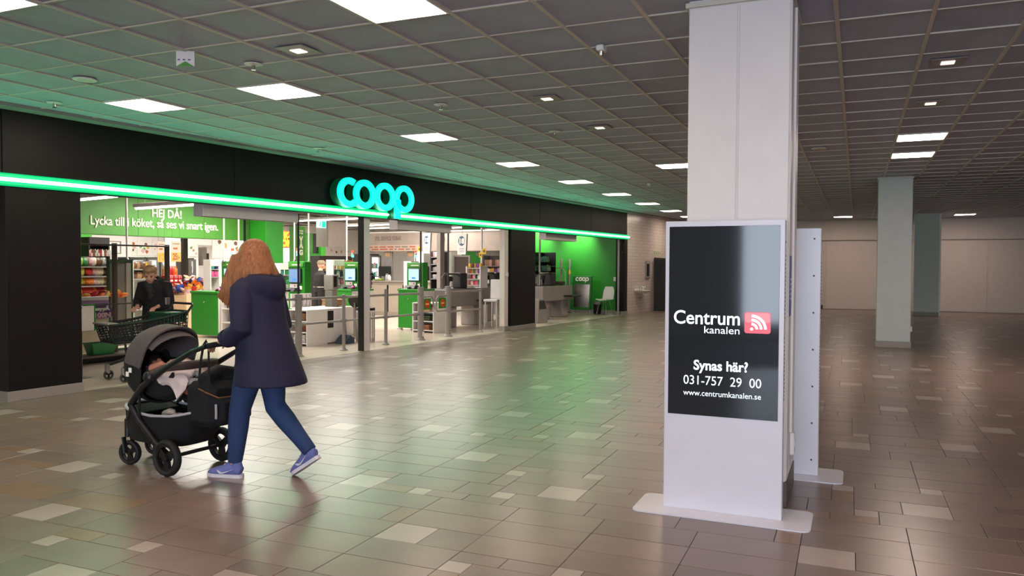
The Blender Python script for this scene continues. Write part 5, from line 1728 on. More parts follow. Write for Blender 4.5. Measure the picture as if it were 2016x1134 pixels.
for s in (-1, 1):
    MB().cyl((0, s * (hw - .02), 0), (.015, s * (hw - .02), .13), .012, n=8).build('leg', M_METAL, o)
    MB().tube([(.11, s * (hw - .02), .9), (.30, s * (hw - .02), 0)], .012, 8).build('rear_leg', M_METAL, o)
# white chair
o = thing('shell_chair', 'white moulded chair with thin metal legs against the green wall', 'chair', (22.35, 9.30, .003), R(168))
rows = []
for v, (xx, zz) in enumerate(((.22, .44), (.20, .455), (.0, .44), (-.16, .45), (-.21, .50), (-.235, .62), (-.26, .76), (-.27, .86))):
    hwid = (.20, .21, .215, .21, .20, .20, .19, .14)[v]
    rows.append([(xx + (.0 if v < 4 else .045 * (t_ / 4) ** 2), hwid * t_ / 4, zz + (.03 * (t_ / 4) ** 2 if v < 5 else 0)) for t_ in range(-4, 5)])
MB().sheet(rows, .012).build('shell', M_WHITE, o)
for sx, sy in ((.17, -.15), (.17, .15), (-.15, -.15), (-.15, .15)):
    MB().tube([(sx * .6, sy * .7, .435), (sx * 1.15, sy * 1.25, 0)], .010, 8).build('leg', M_CHROME, o)
# small waste bin
o = thing('pedal_bin', 'small black waste bin with a pale liner beside the white chair', 'bin', (22.72, 9.71, .003))
MB().lathe([(.10, 0), (.11, .01), (.13, .34), (.13, .35)], n=18).build('tub', M_BLKPLASTIC, o)
MB().lathe([(.134, .30), (.14, .34), (.138, .37), (.12, .36), (.115, .30)], n=18).build('liner', M_GREYPAINT, o)
# trolley frame and leaning rods behind the bay till
o = thing('stock_trolley', 'bent white metal stock trolley behind the bay till', 'trolley', (22.42, 10.92, .003))
MB().tube([(-.02, -.30, 0), (.0, -.24, 1.30), (.0, -.16, 1.42), (.0, .08, 1.42), (.0, .14, 1.34), (.0, .20, 0)], .014, 8).build('bow', M_LETTER, o)
MB().box(-.12, .12, -.22, .16, .70, 1.0, .02).build('grey_load', mat('load_brown_grey', (118, 98, 88), rough=0.6), o, smooth=False)
MB().box(-.12, .12, -.3, .2, .04, .08).build('deck', M_METAL, o, smooth=False)
for k, (y, x, h, lab) in enumerate(((10.98, 22.72, 1.72, 'grey rod leaning upright behind the bay till'), (10.72, 22.80, 1.70, 'rod with an orange band leaning by the green wall'))):
    o = thing('leaning_rod', lab, 'rod', (x, y, .003), 0, 'upright rods in the mirror bay')
    MB().tube([(0, 0, 0), (.05, 0, h)], .035, 10).build('shaft', M_GREYPAINT, o)
    MB().tube([(.036, 0, h * .72), (.042, 0, h * .80)], .038, 10).build('band', PC[1] if k else M_METAL, o)
    MB().lathe([(.12, 0), (.12, .015), (.04, .03)], n=14).build('foot', M_DARKGREY, o)
o = thing('grey_bin', 'grey bin tucked beneath the bay till next to the black pillar', 'bin', (18.3, 9.55, .003))
MB().prism([(-.28, 0), (.28, 0), (.26, .42), (.12, .62), (-.22, .62)], 'xz', -.2, .2).build('tub', M_GREYPAINT, o, smooth=False)
MB().prism([(-.2, .36), (.2, .36), (.1, .58), (-.18, .58)], 'xz', -.206, -.2).build('dark_front', M_DARKGREY, o, smooth=False)
o = thing('green_bay_spot', 'small ceiling spot washing the green wall', 'light', (22.42, 10.46, 3.28), 0)
MB().lathe([(.06, 0), (.06, -.14), (.05, -.15), (.045, -.10)], n=14).build('can', M_WHITE, o)
MB().lathe([(.044, -.11), (.02, -.115), (.001, -.115)], n=12).build('lens', emitter('spot_emit', (1, .95, .88), 25.0), o)
for sy in (10.46, 11.9):
    ld = bpy.data.lights.new('wall_spot', 'SPOT')
    ld.energy, ld.spot_size, ld.spot_blend, ld.shadow_soft_size, ld.color = 170, R(84), .9, .05, (1, .95, .88)
    so = bpy.data.objects.new('wall_spot', ld)
    so.location = (22.42, sy, 3.0)
    so.rotation_euler = (0, R(-38), 0)
    col.objects.link(so)

# ------------------------------------------------------------------ people
M_SKIN = mat('skin_light', (214, 160, 134), rough=0.5, var=0.05, scale=20)
M_HAIR1 = mat('hair_auburn', (156, 96, 54), rough=0.45, var=0.4, scale=30, stretch=(3, 3, .25), bump=0.5, bscale=120)
M_HAIR2 = mat('hair_short_blond', (168, 130, 88), rough=0.55, var=0.35, scale=40)
M_HAIR3 = mat('hair_dark', (46, 34, 28), rough=0.6, var=0.2)
M_NAVY = mat('coat_navy', (27, 26, 56), rough=0.75, var=0.12, scale=9, bump=0.25, bscale=60)
M_JEANS = mat('denim_blue', (38, 62, 104), rough=0.8, var=0.16, scale=10, stretch=(1, 1, .5), bump=0.3, bscale=90)
M_BLKCLOTH = mat('coat_black', (20, 19, 20), rough=0.8, var=0.15, scale=12, bump=0.3, bscale=60)
M_SHOE = mat('shoe_periwinkle', (108, 118, 178), rough=0.7, var=0.08, scale=30, bump=0.2, bscale=200)
M_SOLE = mat('sole_white', (226, 222, 226), rough=0.6)
M_LIPS = mat('lips', (170, 96, 88), rough=0.4)
M_EYE = mat('eye_dark', (40, 30, 26), rough=0.2)


def V3(*a):
    return Vector(a)


def head_mb(mb, c, yaw=0.0, pitch=0.0, k=1.0):
    """skull, jaw, nose and ears; face looks along +x before yaw (about z) and pitch (nose down positive)"""
    Rm = Matrix.Rotation(yaw, 3, 'Z') @ Matrix.Rotation(pitch, 3, 'Y')
    t_ = MB()
    t_.sphere((-.01 * k, 0, .02 * k), .098 * k, .078 * k, .105 * k, 18, 12)
    t_.sphere((.028 * k, 0, -.045 * k), .062 * k, .056 * k, .070 * k, 14, 10)
    t_.sphere((.052 * k, 0, -.085 * k), .030 * k, .030 * k, .026 * k, 10, 7)
    t_.tube([(.082 * k, 0, .012 * k), (.102 * k, 0, -.028 * k), (.090 * k, 0, -.036 * k)], [.009 * k, .014 * k, .012 * k], 8)
    for s in (-1, 1):
        t_.sphere((-.005 * k, s * .080 * k, -.01 * k), .020 * k, .010 * k, .032 * k, 8, 6)
        t_.sphere((.062 * k, s * .035 * k, -.02 * k), .026 * k, .024 * k, .024 * k, 8, 6)
    o_ = len(mb.v)
    mb.add([tuple(Vector(c) + Rm @ Vector(p)) for p in t_.v], t_.f)
    return Rm


def face_parts(parent, c, Rm, k, brow):
    def place(mb, name, m):
        q = MB()
        q.add([tuple(Vector(c) + Rm @ Vector(p)) for p in mb.v], mb.f)
        return q.build(name, m, parent)
    for s in (-1, 1):
        place(MB().sphere((.083 * k, s * .032 * k, .006 * k), .008 * k, .014 * k, .008 * k, 8, 6), 'eye', M_EYE)
        place(MB().tube([(.086 * k, s * .016 * k, .026 * k), (.084 * k, s * .034 * k, .031 * k), (.074 * k, s * .050 * k, .026 * k)], .005 * k, 6), 'eyebrow', brow)
    place(MB().tube([(.080 * k, -.024 * k, -.060 * k), (.091 * k, 0, -.058 * k), (.080 * k, .024 * k, -.060 * k)], [.004 * k, .008 * k, .004 * k], 6), 'mouth', M_LIPS)


def hand_mb(mb, wrist, fwd, palm_n, side, curl=1.0, k=1.0):
    """palm and five fingers; fwd points from wrist to knuckles, palm_n out of the palm, side towards the thumb"""
    f_, n_, s_ = Vector(fwd).normalized(), Vector(palm_n).normalized(), Vector(side).normalized()
    w_ = Vector(wrist)
    mb.tube([w_, w_ + f_ * .045 * k, w_ + f_ * .085 * k], [(.026 * k, .017 * k), (.038 * k, .015 * k), (.040 * k, .012 * k)], 12, side=s_)
    for i, (off, ln) in enumerate(((.030, .070), (.010, .078), (-.011, .073), (-.031, .058))):
        b0 = w_ + f_ * .080 * k + s_ * off * k
        a1, a2 = .9 * curl, 1.9 * curl
        p1 = b0 + (f_ * cos(a1 * .5) + n_ * sin(a1 * .5)) * ln * .45 * k
        p2 = p1 + (f_ * cos(a1) + n_ * sin(a1)) * ln * .32 * k
        p3 = p2 + (f_ * cos(a2) + n_ * sin(a2)) * ln * .26 * k
        mb.tube([b0 - f_ * .02 * k, b0, p1, p2, p3], [.0092 * k, .0092 * k, .0088 * k, .008 * k, .007 * k], 8)
    t0 = w_ + f_ * .022 * k + s_ * .026 * k
    t1 = t0 + (f_ * .5 + s_ * .75 + n_ * .3).normalized() * .036 * k
    t2 = t1 + (f_ * .8 + s_ * .25 + n_ * .6).normalized() * .030 * k
    t3 = t2 + (f_ * .7 + n_ * .8).normalized() * .022 * k
    mb.tube([t0, t1, t2, t3], [.012 * k, .0105 * k, .0095 * k, .008 * k], 8)


# --- woman in the navy coat; local +x is her walking direction, +y her left
w1 = thing('person', 'person with long auburn hair in a navy coat and jeans pushing the pram', 'person', (3.95, 4.22, 0), R(100))
HIPZ = .86
hipL, hipR = V3(.0, .085, HIPZ), V3(.0, -.085, HIPZ)
kneeL, ankL = V3(.115, .085, .47), V3(.165, .075, .085)
kneeR, ankR = V3(-.055, -.085, .48), V3(-.335, -.075, .20)
shL, shR = V3(.03, .165, 1.335), V3(.03, -.165, 1.335)
elL, wrL = V3(-.005, .232, 1.06), V3(.145, .205, .965)
elR, wrR = V3(.0, -.235, 1.06), V3(.145, -.21, .965)
headc = V3(.075, .0, 1.525)
body = MB()
body.tube([hipL + V3(0, 0, .06), hipL, kneeL, ankL], [.08, .078, .05, .036], 12)
body.tube([hipR + V3(0, 0, .06), hipR, kneeR, ankR], [.08, .078, .05, .036], 12)
body.rings([(.0, 0, .80, .09, .13), (.0, 0, .90, .11, .16), (.0, 0, 1.05, .095, .13), (.01, 0, 1.2, .10, .145), (.02, 0, 1.33, .085, .15), (.03, 0, 1.39, .05, .07), (.05, 0, 1.45, .047, .05), (.06, 0, 1.50, .05, .05)], 18)
for a, b, c in ((shL, elL, wrL), (shR, elR, wrR)):
    body.tube([a, b, c], [.045, .037, .026], 10)
hand_mb(body, wrL, (.9, 0, -.3), (-.1, -.1, -.95), (0, -1, 0), 1.0)
hand_mb(body, wrR, (.9, 0, -.3), (-.1, .1, -.95), (0, 1, 0), 1.0)
for kn, an in ((kneeL, ankL), (kneeR, ankR)):
    d = (an - kn).normalized()
    body.tube([an - d * .02, an + d * .02], [.036, .034], 10)
Rm = head_mb(body, headc, 0, R(8))
bo = organic('body', body, M_SKIN, w1, .0065, 5)
face_parts(bo, headc, Rm, 1.0, M_HAIR1)
# hair: a full cap and long wavy locks over the shoulders
hair = MB()
hair.sphere((headc.x - .022, 0, headc.z + .022), .118, .100, .118, 18, 12)
hr = random.Random(5)
for k in range(26):
    a = R(-112) + R(224) * k / 25 + pi
    st_ = headc + V3(-.015 + .088 * cos(a), .082 * sin(a), .03)
    dwn = hr.uniform(.24, .36) if abs(sin(a)) > .35 else hr.uniform(.24, .32)
    o1 = V3(cos(a), sin(a), 0)
    mid = st_ + o1 * .038 + V3(.004, 0, -dwn * .45)
    end = st_ + o1 * (.05 if sin(a) > .3 else .035) + V3(.03 * (1 if sin(a) > .2 else .2) + hr.uniform(-.02, .02), hr.uniform(-.015, .015), -dwn)
    hair.tube([st_ - o1 * .045 + V3(0, 0, .055), st_ - o1 * .006, mid, st_.lerp(end, .8) + o1 * .018, end], [.034, .038, .036, .026, .008], 8)
for k in range(9):      # forward falling side locks
    s = 1 if k % 3 else -1
    st_ = headc + V3(.028 + .006 * k, s * .078, .02)
    hair.tube([st_, st_ + V3(.02, s * .028, -.10), st_ + V3(.035 + .01 * hr.random(), s * .042, -.2), st_ + V3(.05, s * .045, -.27 - .03 * hr.random())], [.028, .030, .022, .006], 8)
for k in range(11):     # locks lying over the hood
    v_ = -1 + 2 * k / 10
    st_ = headc + V3(-.085, .075 * v_, -.03)
    hair.tube([st_, st_ + V3(-.045, .02 * v_, -.10), st_ + V3(-.075 - .02 * (1 - v_ * v_), .035 * v_, -.165), st_ + V3(-.085 - .03 * (1 - v_ * v_), .04 * v_ + hr.uniform(-.015, .015), -.235 - hr.uniform(0, .05))], [.036, .036, .030, .006], 8)
for k in range(5):      # long side locks blown forward over the collar
    st_ = headc + V3(.035 + .012 * k, .075, -.02)
    hair.tube([st_, st_ + V3(.035, .035, -.12), st_ + V3(.06, .05, -.22), st_ + V3(.07 + .012 * k, .05, -.33 + .02 * k)], [.028, .032, .026, .006], 8)
organic('hair', hair, M_HAIR1, w1, .008, 9)
# coat: flared body, hood lying on the back, sleeves
coat = MB()
coat.rings([(-.085, 0, .655, .245, .255), (-.078, 0, .70, .236, .25), (-.055, 0, .82, .205, .235), (-.03, 0, .95, .178, .215), (-.008, 0, 1.08, .158, .198), (.004, 0, 1.2, .150, .198), (.012, 0, 1.30, .138, .195), (.025, 0, 1.37, .105, .150),
            (.035, 0, 1.41, .085, .10), (.045, 0, 1.43, .08, .09)], 26)
for s, a, b, c in ((1, shL, elL, wrL), (-1, shR, elR, wrR)):
    coat.tube([a + V3(-.01, -s * .05, .01), a + V3(0, s * .0, -.03), a.lerp(b, .55), b + V3(-.01, 0, -.01), b.lerp(c, .5) + V3(0, 0, -.008), c + V3(-.02, 0, 0)], [.07, .082, .076, .072, .066, .060], 14)
coat.tube([(.0, -.16, 1.36), (-.075, -.125, 1.345), (-.115, -.06, 1.325), (-.125, 0, 1.315), (-.115, .06, 1.325), (-.075, .125, 1.345), (.0, .16, 1.36)], [(.05, .03), (.075, .036), (.085, .042), (.088, .045), (.085, .042), (.075, .036), (.05, .03)], 14, side=(0, 0, 1))
coat.tube([(.09, -.075, 1.41), (.02, -.10, 1.41), (-.055, -.075, 1.405), (-.08, 0, 1.40), (-.055, .075, 1.405), (.02, .10, 1.41), (.09, .075, 1.41)], .026, 10)
co = organic('coat', coat, M_NAVY, w1, .0105, 5)
for s, a, b, c in ((1, shL, elL, wrL), (-1, shR, elR, wrR)):
    d = (c - b).normalized()
    MB().tube([c - d * .05, c - d * .012], .062, 14).build('cuff', M_NAVY, co)
# hood lining edge
MB().tube([(.0, -.13, 1.405), (-.07, -.105, 1.412), (-.105, -.05, 1.405), (-.112, 0, 1.40), (-.105, .05, 1.405), (-.07, .105, 1.412), (.0, .13, 1.405)], (.010, .026), 8, side=(0, 0, 1)).build('hood_lining', mat('hood_lining_dark', (30, 22, 26), rough=0.9), co)
jeans = MB()
jeans.rings([(-.02, 0, .72, .105, .155), (-.01, 0, .80, .115, .165), (0, 0, .92, .115, .165), (0, 0, 1.0, .10, .15)], 20)
jeans.tube([hipL + V3(0, 0, .0), hipL.lerp(kneeL, .35), hipL.lerp(kneeL, .8), kneeL, kneeL.lerp(ankL, .3), kneeL.lerp(ankL, .7), ankL + V3(0, 0, .02)], [.102, .10, .08, .073, .071, .058, .050], 14)
jeans.tube([hipR + V3(0, 0, .0), hipR.lerp(kneeR, .35), hipR.lerp(kneeR, .8), kneeR, kneeR.lerp(ankR, .3), kneeR.lerp(ankR, .7), ankR - V3(.012, 0, .012)], [.102, .10, .08, .074, .072, .058, .050], 14)
organic('jeans', jeans, M_JEANS, w1, .009, 4)


def shoe(parent, M_):
    """running shoe, local: heel at origin on the ground, toe along +x; M_ places it"""
    up = MB()
    up.tube([(0.0, 0, .045), (.03, 0, .058), (.09, 0, .056), (.15, 0, .044), (.21, 0, .034), (.252, 0, .026)], [(.030, .030), (.042, .036), (.040, .040), (.034, .045), (.026, .044), (.014, .028)], 14, side=(0, 0, 1))
    up.tube([(.035, 0, .06), (.045, 0, .105)], [(.046, .036), (.042, .033)], 12, side=(1, 0, 0))
    up.tube([(.06, 0, .085), (.10, 0, .082), (.15, 0, .06)], [.024, .022, .016], 8)
    o = organic('shoe', up, M_SHOE, parent, .006, 4)
    o.matrix_local = M_
    pts = []
    for a, hw in ((-.012, .014), (.0, .03), (.05, .036), (.10, .036), (.16, .044), (.21, .044), (.245, .03), (.262, .012)):
        pts.append((a, hw))
    poly = [(a, h) for a, h in pts] + [(a, -h) for a, h in pts[::-1]]
    so = MB().prism(poly, 'xy', .0, .024).build('sole', M_SOLE, o, smooth=False)
    sw = [(.052, .060), (.058, .046), (.072, .036), (.092, .036), (.120, .046), (.175, .070), (.120, .053), (.095, .046), (.078, .048), (.066, .056)]
    for s in (-1, 1):
        MB().prism([(.215 - a, b - .006) for a, b in sw], 'xz', s * .0435, s * .0475).build('swoosh', M_SOLE, o, smooth=False)
    MB().tube([(.09, -.02, .108), (.11, 0, .1), (.09, .02, .108)], .004, 5).tube([(.12, -.022, .09), (.13, 0, .09), (.12, .022, .09)], .004, 5).build('laces', M_SOLE, o)
    return o


shoe(w1, Matrix.Translation((ankL.x - .055, ankL.y, .0)) @ Matrix.Rotation(R(6), 4, 'Z'))
# right shoe: heel lifted, standing on its toe
shoe(w1, Matrix.Translation((ankR.x - .080, ankR.y, ankR.z - .058)) @ Matrix.Rotation(R(-4), 4, 'Z') @ Matrix.Rotation(R(33), 4, 'Y'))

# --- woman bowed over the trolley
w2 = thing('person', 'person with short fair hair in a black coat bowed over the shopping trolley', 'person', (7.22, 9.72, .003), R(205))
b2 = MB()
hc2 = V3(.20, .0, 1.335)
b2.rings([(0, 0, .78, .10, .14), (0, 0, .9, .12, .17), (.01, 0, 1.0, .11, .155), (.04, 0, 1.12, .115, .16), (.08, 0, 1.2, .095, .15), (.11, 0, 1.25, .055, .07), (.16, 0, 1.29, .05, .05)], 16)
arms2 = []
for s in (-1, 1):
    b2.tube([(0, s * .09, .86), (.03, s * .09, .45), (-.02, s * .09, .08)], [.08, .05, .037], 10)
    b2.tube([(-.03, s * .09, .035), (.10, s * .10, .03), (.20, s * .10, .025)], [.035, .034, .026], 8)
    sh, el, wr = V3(.08, s * .17, 1.19), V3(.10, s * .23, .97), V3(.28, s * .14, .90)
    arms2.append((s, sh, el, wr))
    b2.tube([sh, el, wr], [.045, .038, .027], 10)
    hand_mb(b2, wr, (.95, -s * .1, -.2), (0, 0, -1), (0, -s, 0), .9)
Rm2 = head_mb(b2, hc2, R(18), R(24), .98)
bo2 = organic('body', b2, M_SKIN, w2, .0075, 4)
face_parts(bo2, hc2, Rm2, .98, M_HAIR2)
c2m = MB()
c2m.rings([(-.02, 0, .36, .19, .23), (-.02, 0, .5, .185, .23), (-.01, 0, .75, .175, .22), (0, 0, .92, .165, .205), (.02, 0, 1.05, .16, .195), (.06, 0, 1.16, .145, .19), (.09, 0, 1.23, .10, .14), (.12, 0, 1.27, .075, .085)], 22)
for s, sh, el, wr in arms2:
    c2m.tube([sh + V3(-.02, -s * .05, .0), sh, sh.lerp(el, .6), el, el.lerp(wr, .5), wr - (wr - el).normalized() * .03], [.07, .078, .07, .066, .060, .055], 12)
c2m.tube([(.02, -.11, 1.25), (-.05, -.05, 1.235), (-.07, 0, 1.225), (-.05, .05, 1.235), (.02, .11, 1.25)], [.03, .048, .055, .048, .03], 10)
organic('coat', c2m, M_BLKCLOTH, w2, .012, 5)
sc2 = MB().tube([(.15, -.06, 1.22), (.19, -.03, 1.18), (.20, .02, 1.10), (.185, .0, 1.0)], [.05, .055, .05, .03], 10).tube([(.06, -.09, 1.27), (.15, -.07, 1.23), (.18, 0, 1.21), (.15, .07, 1.23), (.06, .09, 1.27), (.02, 0, 1.29)], .035, 8, closed=True)
organic('scarf', sc2, mat('scarf_black_white', (46, 44, 46), rough=0.9, var=0.9, scale=45), w2, .01, 3)
h2 = MB()
for p, r_ in (((-.025, 0, .035), (.100, .088, .098)), ((.02, 0, .075), (.085, .075, .05)), ((-.06, 0, .0), (.07, .075, .07))):
    q = Vector(hc2) + Rm2 @ Vector(p)
    h2.sphere(tuple(q), *r_, 14, 9)
for k in range(12):
    a = 2 * pi * k / 12
    q = Vector(hc2) + Rm2 @ V3(-.02 + .07 * cos(a), .065 * sin(a), .075)
    e = Vector(hc2) + Rm2 @ V3(-.02 + .11 * cos(a), .09 * sin(a), .04 + .03 * (k % 2))
    h2.tube([q, q.lerp(e, .6) + V3(0, 0, .012), e], [.026, .022, .006], 7)
organic('hair', h2, M_HAIR2, w2, .008, 3)
tr2 = MB()
for s in (-1, 1):
    tr2.tube([(0, s * .09, .88), (.03, s * .09, .46), (-.02, s * .09, .10)], [.095, .068, .055], 12)
organic('trousers', tr2, M_BLKCLOTH, w2, .011, 3)
for s in (-1, 1):
    MB().tube([(-.07, s * .10, .04), (.0, s * .10, .05), (.12, s * .105, .042), (.21, s * .105, .03)], [(.04, .04), (.05, .042), (.04, .044), (.022, .03)], 12, side=(0, 0, 1)).box(-.08, .22, s * .1025 - .04, s * .1025 + .04, 0, .02, .008).build('boot', M_BLKPLASTIC, w2)

# --- staff person in a cap among the terminals
xs, _ = at_y(629, 540, 13.6)
w3 = thing('person', 'person in a khaki cap and black work jacket among the terminals', 'person', (xs, 13.6, .003), R(-20))
b3 = MB()
hc3 = V3(.06, 0, 1.47)
b3.rings([(0, 0, .82, .10, .15), (0, 0, .95, .11, .165), (0, 0, 1.1, .11, .17), (.01, 0, 1.25, .10, .18), (.02, 0, 1.31, .06, .08), (.035, 0, 1.38, .052, .055), (.04, 0, 1.42, .05, .05)], 16)
arm3 = []
for s in (-1, 1):
    b3.tube([(0, s * .09, .9), (0, s * .1, .47), (-.02, s * .1, .08)], [.085, .055, .04], 10)
    b3.tube([(-.05, s * .1, .035), (.1, s * .11, .03), (.19, s * .11, .025)], [.036, .036, .028], 8)
    sh, el, wr = V3(.01, s * .19, 1.24), V3(.06, s * .25, .99), V3(.27, s * .2, .98)
    arm3.append((s, sh, el, wr))
    b3.tube([sh, el, wr], [.05, .042, .03], 10)
    hand_mb(b3, wr, (1, 0, 0), (0, 0, -1), (0, -s, 0), .7)
Rm3 = head_mb(b3, hc3, 0, R(14))
bo3 = organic('body', b3, M_SKIN, w3, .0085, 4)
face_parts(bo3, hc3, Rm3, 1.0, M_HAIR3)
beard = MB()
beard.sphere(tuple(hc3 + Rm3 @ V3(.045, 0, -.085)), .045, .05, .035, 12, 8)
organic('beard', beard, M_HAIR3, w3, .008, 2)
j3 = MB()
j3.rings([(0, 0, .82, .125, .18), (0, 0, .95, .13, .185), (0, 0, 1.1, .13, .19), (.01, 0, 1.24, .115, .195), (.02, 0, 1.31, .075, .10), (.03, 0, 1.35, .065, .07)], 20)
for s, sh, el, wr in arm3:
    j3.tube([sh + V3(0, -s * .05, 0), sh, el, el.lerp(wr, .5), wr - (wr - el).normalized() * .03], [.07, .072, .062, .055, .048], 12)
jo = organic('jacket', j3, M_BLKCLOTH, w3, .012, 3)
MB().rings([(0, 0, .93, .136, .191), (0, 0, .96, .137, .192)], 24, caps=False).build('reflective_band', M_CHROME, jo)
t3 = MB()
for s in (-1, 1):
    t3.tube([(0, s * .09, .9), (0, s * .1, .47), (-.02, s * .1, .09)], [.1, .075, .062], 12)
organic('trousers', t3, M_BLKCLOTH, w3, .012, 3)
cp = MB()
cp.rings([(hc3.x - .01, 0, hc3.z + .035, .108, .092), (hc3.x - .012, 0, hc3.z + .08, .105, .09), (hc3.x - .015, 0, hc3.z + .12, .07, .06), (hc3.x - .015, 0, hc3.z + .13, .01, .01)], 18)
cpo = cp.build('cap', mat('khaki', (120, 108, 84), rough=0.8), w3)
MB().sheet([[(hc3.x + .07 + .08 * u_, .07 * v_ * (1 - .25 * u_), hc3.z + .045 - .02 * u_ - .02 * v_ * v_) for v_ in (-1, -.5, 0, .5, 1)] for u_ in (0, .5, 1)], .006).build('peak', mat('khaki', (120, 108, 84)), cpo)

# ------------------------------------------------------------------ pram; local +x is the direction it rolls, +y its own left
pr = thing('pram', 'black four-wheeled pram with a grey hood pushed by the person in navy', 'pram', (3.855, 5.07, 0), R(92))
M_FRAME = mat('pram_frame_black', (22, 22, 23), rough=0.4)
M_HOOD = mat('pram_hood_grey', (84, 76, 74), rough=0.85, var=0.1, scale=30, bump=0.2, bscale=200)
M_PBLK = mat('pram_fabric_black', (16, 16, 17), rough=0.85, var=0.1)
M_PIPE = mat('piping_silver', (176, 172, 176), rough=0.4)


def wheel(parent, x, y, r, w_, yaw=0.0, spokes=3):
    tyre = []
    for k in range(28):
        a = 2 * pi * k / 28
        tyre.append((r * .84 * cos(a), 0, r * .84 * sin(a)))
    o = MB().tube(tyre, (w_ / 2, r * .16), 10, closed=True, side=(0, 1, 0)).build('wheel', M_RUBBER, parent)
    o.matrix_local = Matrix.Translation((x, y, r)) @ Matrix.Rotation(yaw, 4, 'Z')
    rim = MB()
    rim.strip2(ell(0, 0, r * .72, r * .72, 0, 2 * pi, 28)[:-1], ell(0, 0, r * .62, r * .62, 0, 2 * pi, 28)[:-1], 'xz', -w_ * .3, w_ * .3, True)
    rim.build('rim', M_FRAME, o, smooth=False)
    for k in range(spokes):
        a = 2 * pi * k / spokes + .5
        d, n_ = V3(cos(a), 0, sin(a)), V3(-sin(a), 0, cos(a))
        hw1, hw2 = r * .16, r * .24
        pts = [d * (r * .1) + n_ * hw1, d * (r * .66) + n_ * hw2, d * (r * .66) - n_ * hw2, d * (r * .1) - n_ * hw1]
        MB().prism([(p.x, p.z) for p in pts], 'xz', -w_ * .2, w_ * .2).build('spoke', M_FRAME, o, smooth=False)
    MB().cyl((0, -w_ * .45, 0), (0, w_ * .45, 0), r * .2, n=12).build('hub', M_FRAME, o)
    return o


wheel(pr, -.28, .25, .130, .055)
wheel(pr, -.27, -.245, .130, .055)
wheel(pr, .24, .15, .092, .045, R(12))
wheel(pr, .33, -.14, .092, .045, R(12))
for s in (-1, 1):
    # main tube from handle to the front hinge, rear leg, front fork
    y = s * .24
    MB().tube([(-.66, y, .93), (-.52, y, .885), (-.22, y, .735), (-.02, y, .61), (.12, y * .96, .47)], [.017, .017, .022, .024, .024], 10).build('side_tube', M_FRAME, pr)
    MB().tube([(.12, y * .96, .47), (.02, y, .36), (-.16, y * 1.02, .22), (-.28, y * .92, .13)], [.024, .022, .020, .020], 10).build('rear_leg', M_FRAME, pr)
    xf, yf = (.24, .15) if s > 0 else (.33, -.14)
    MB().tube([(.12, y * .9, .46), (.20, y * .8, .36), (xf - .02, yf * 1.0, .33), (xf + .02, yf, .31)], .018, 8).build('front_arm', M_FRAME, pr)
    fk = MB().tube([(xf + .025, yf, .34), (xf + .025, yf, .205)], .022, 10).tube([(xf + .025, yf + .034, .21), (xf, yf + .034, .092)], (.008, .02), 8).tube([(xf + .025, yf - .034, .21), (xf, yf - .034, .092)], (.008, .02), 8)
    fk.build('fork', M_FRAME, pr)
    MB().sphere((-.10, s * .255, .685), .045, .03, .045, 12, 8).build('hinge', M_BLKPLASTIC, pr)
MB().tube([(-.66, -.24, .93), (-.70, -.2, .94), (-.70, .2, .94), (-.66, .24, .93)], .019, 10).build('handle_bar', M_PBLK, pr)
MB().tube([(-.28, -.25, .13), (-.28, .25, .13)], .014, 8).build('rear_axle', M_FRAME, pr)
# seat shell: reclining tub facing the pusher
seat = MB()
prof = [(.26, .80), (.24, .70), (.20, .60), (.12, .53), (.0, .495), (-.12, .50), (-.22, .53), (-.27, .58)]
seat.sheet([[(x_ + (0.0 if abs(t_) < 3 else .0), .165 * min(1, abs(t_) / 3) * (1 if t_ > 0 else -1) if abs(t_) < 4 else .19 * (1 if t_ > 0 else -1), z_ + (0 if abs(t_) < 3 else .03 if abs(t_) == 3 else .15)) for t_ in range(-4, 5)] for x_, z_ in prof], .02)
organic('seat_shell', seat, M_PBLK, pr, .010, 4)
# hood: fabric arcs about the hinge
hd_ = []
cx, cz, rr_ = .02, .74, .30
for k in range(9):
    ph = R(8 + 104 * k / 8)
    row_ = []
    for j in range(17):
        th = pi * j / 16
        yy = .235 * cos(th)
        rad = rr_ * (sin(th) ** .55) * (1.0 - .015 * (k % 2))
        row_.append((cx + rad * cos(ph), yy, cz + rad * sin(ph)))
    hd_.append(row_)
hood = MB().sheet(hd_, .012).build('hood', M_HOOD, pr)
MB().tube(hd_[-1], .010, 8).build('hood_rim', M_HOOD, hood)
# folded visor inside the rim
MB().sheet([[(cx + (rr_ * .97) * (sin(pi * j / 16) ** .55) * cos(ph), .225 * cos(pi * j / 16), cz - .012 + rr_ * .93 * (sin(pi * j / 16) ** .55) * sin(ph)) for j in range(2, 15)] for ph in (R(108), R(117), R(124))], .006).build('visor', M_HOOD, hood)
for s, zz in ((.0, 0), (.03, -.03)):
    MB().box(.10 + s, .13 + s, .236, .240, .70 + zz, .735 + zz).build('label', M_LETTER, hood, smooth=False)
# dark lower shell behind the hood
bk_ = MB().sheet([[(cx + .27 * (sin(pi * j / 12) ** .4) * cos(ph), .22 * cos(pi * j / 12), cz + .27 * sin(pi * j / 12) ** .4 * sin(ph)) for j in range(13)] for ph in (R(8), R(-15), R(-40), R(-65), R(-88))], .015)
bk_.build('lower_shell', M_PBLK, pr)
MB().tube([(-.08, .25, .70), (-.24, .22, .755), (-.32, .1, .765), (-.32, -.1, .765), (-.24, -.22, .755), (-.08, -.25, .70)], [.02, .026, .032, .032, .026, .02], 10).build('bumper_bar', mat('bumper_brown', (74, 58, 52), rough=0.6), pr)
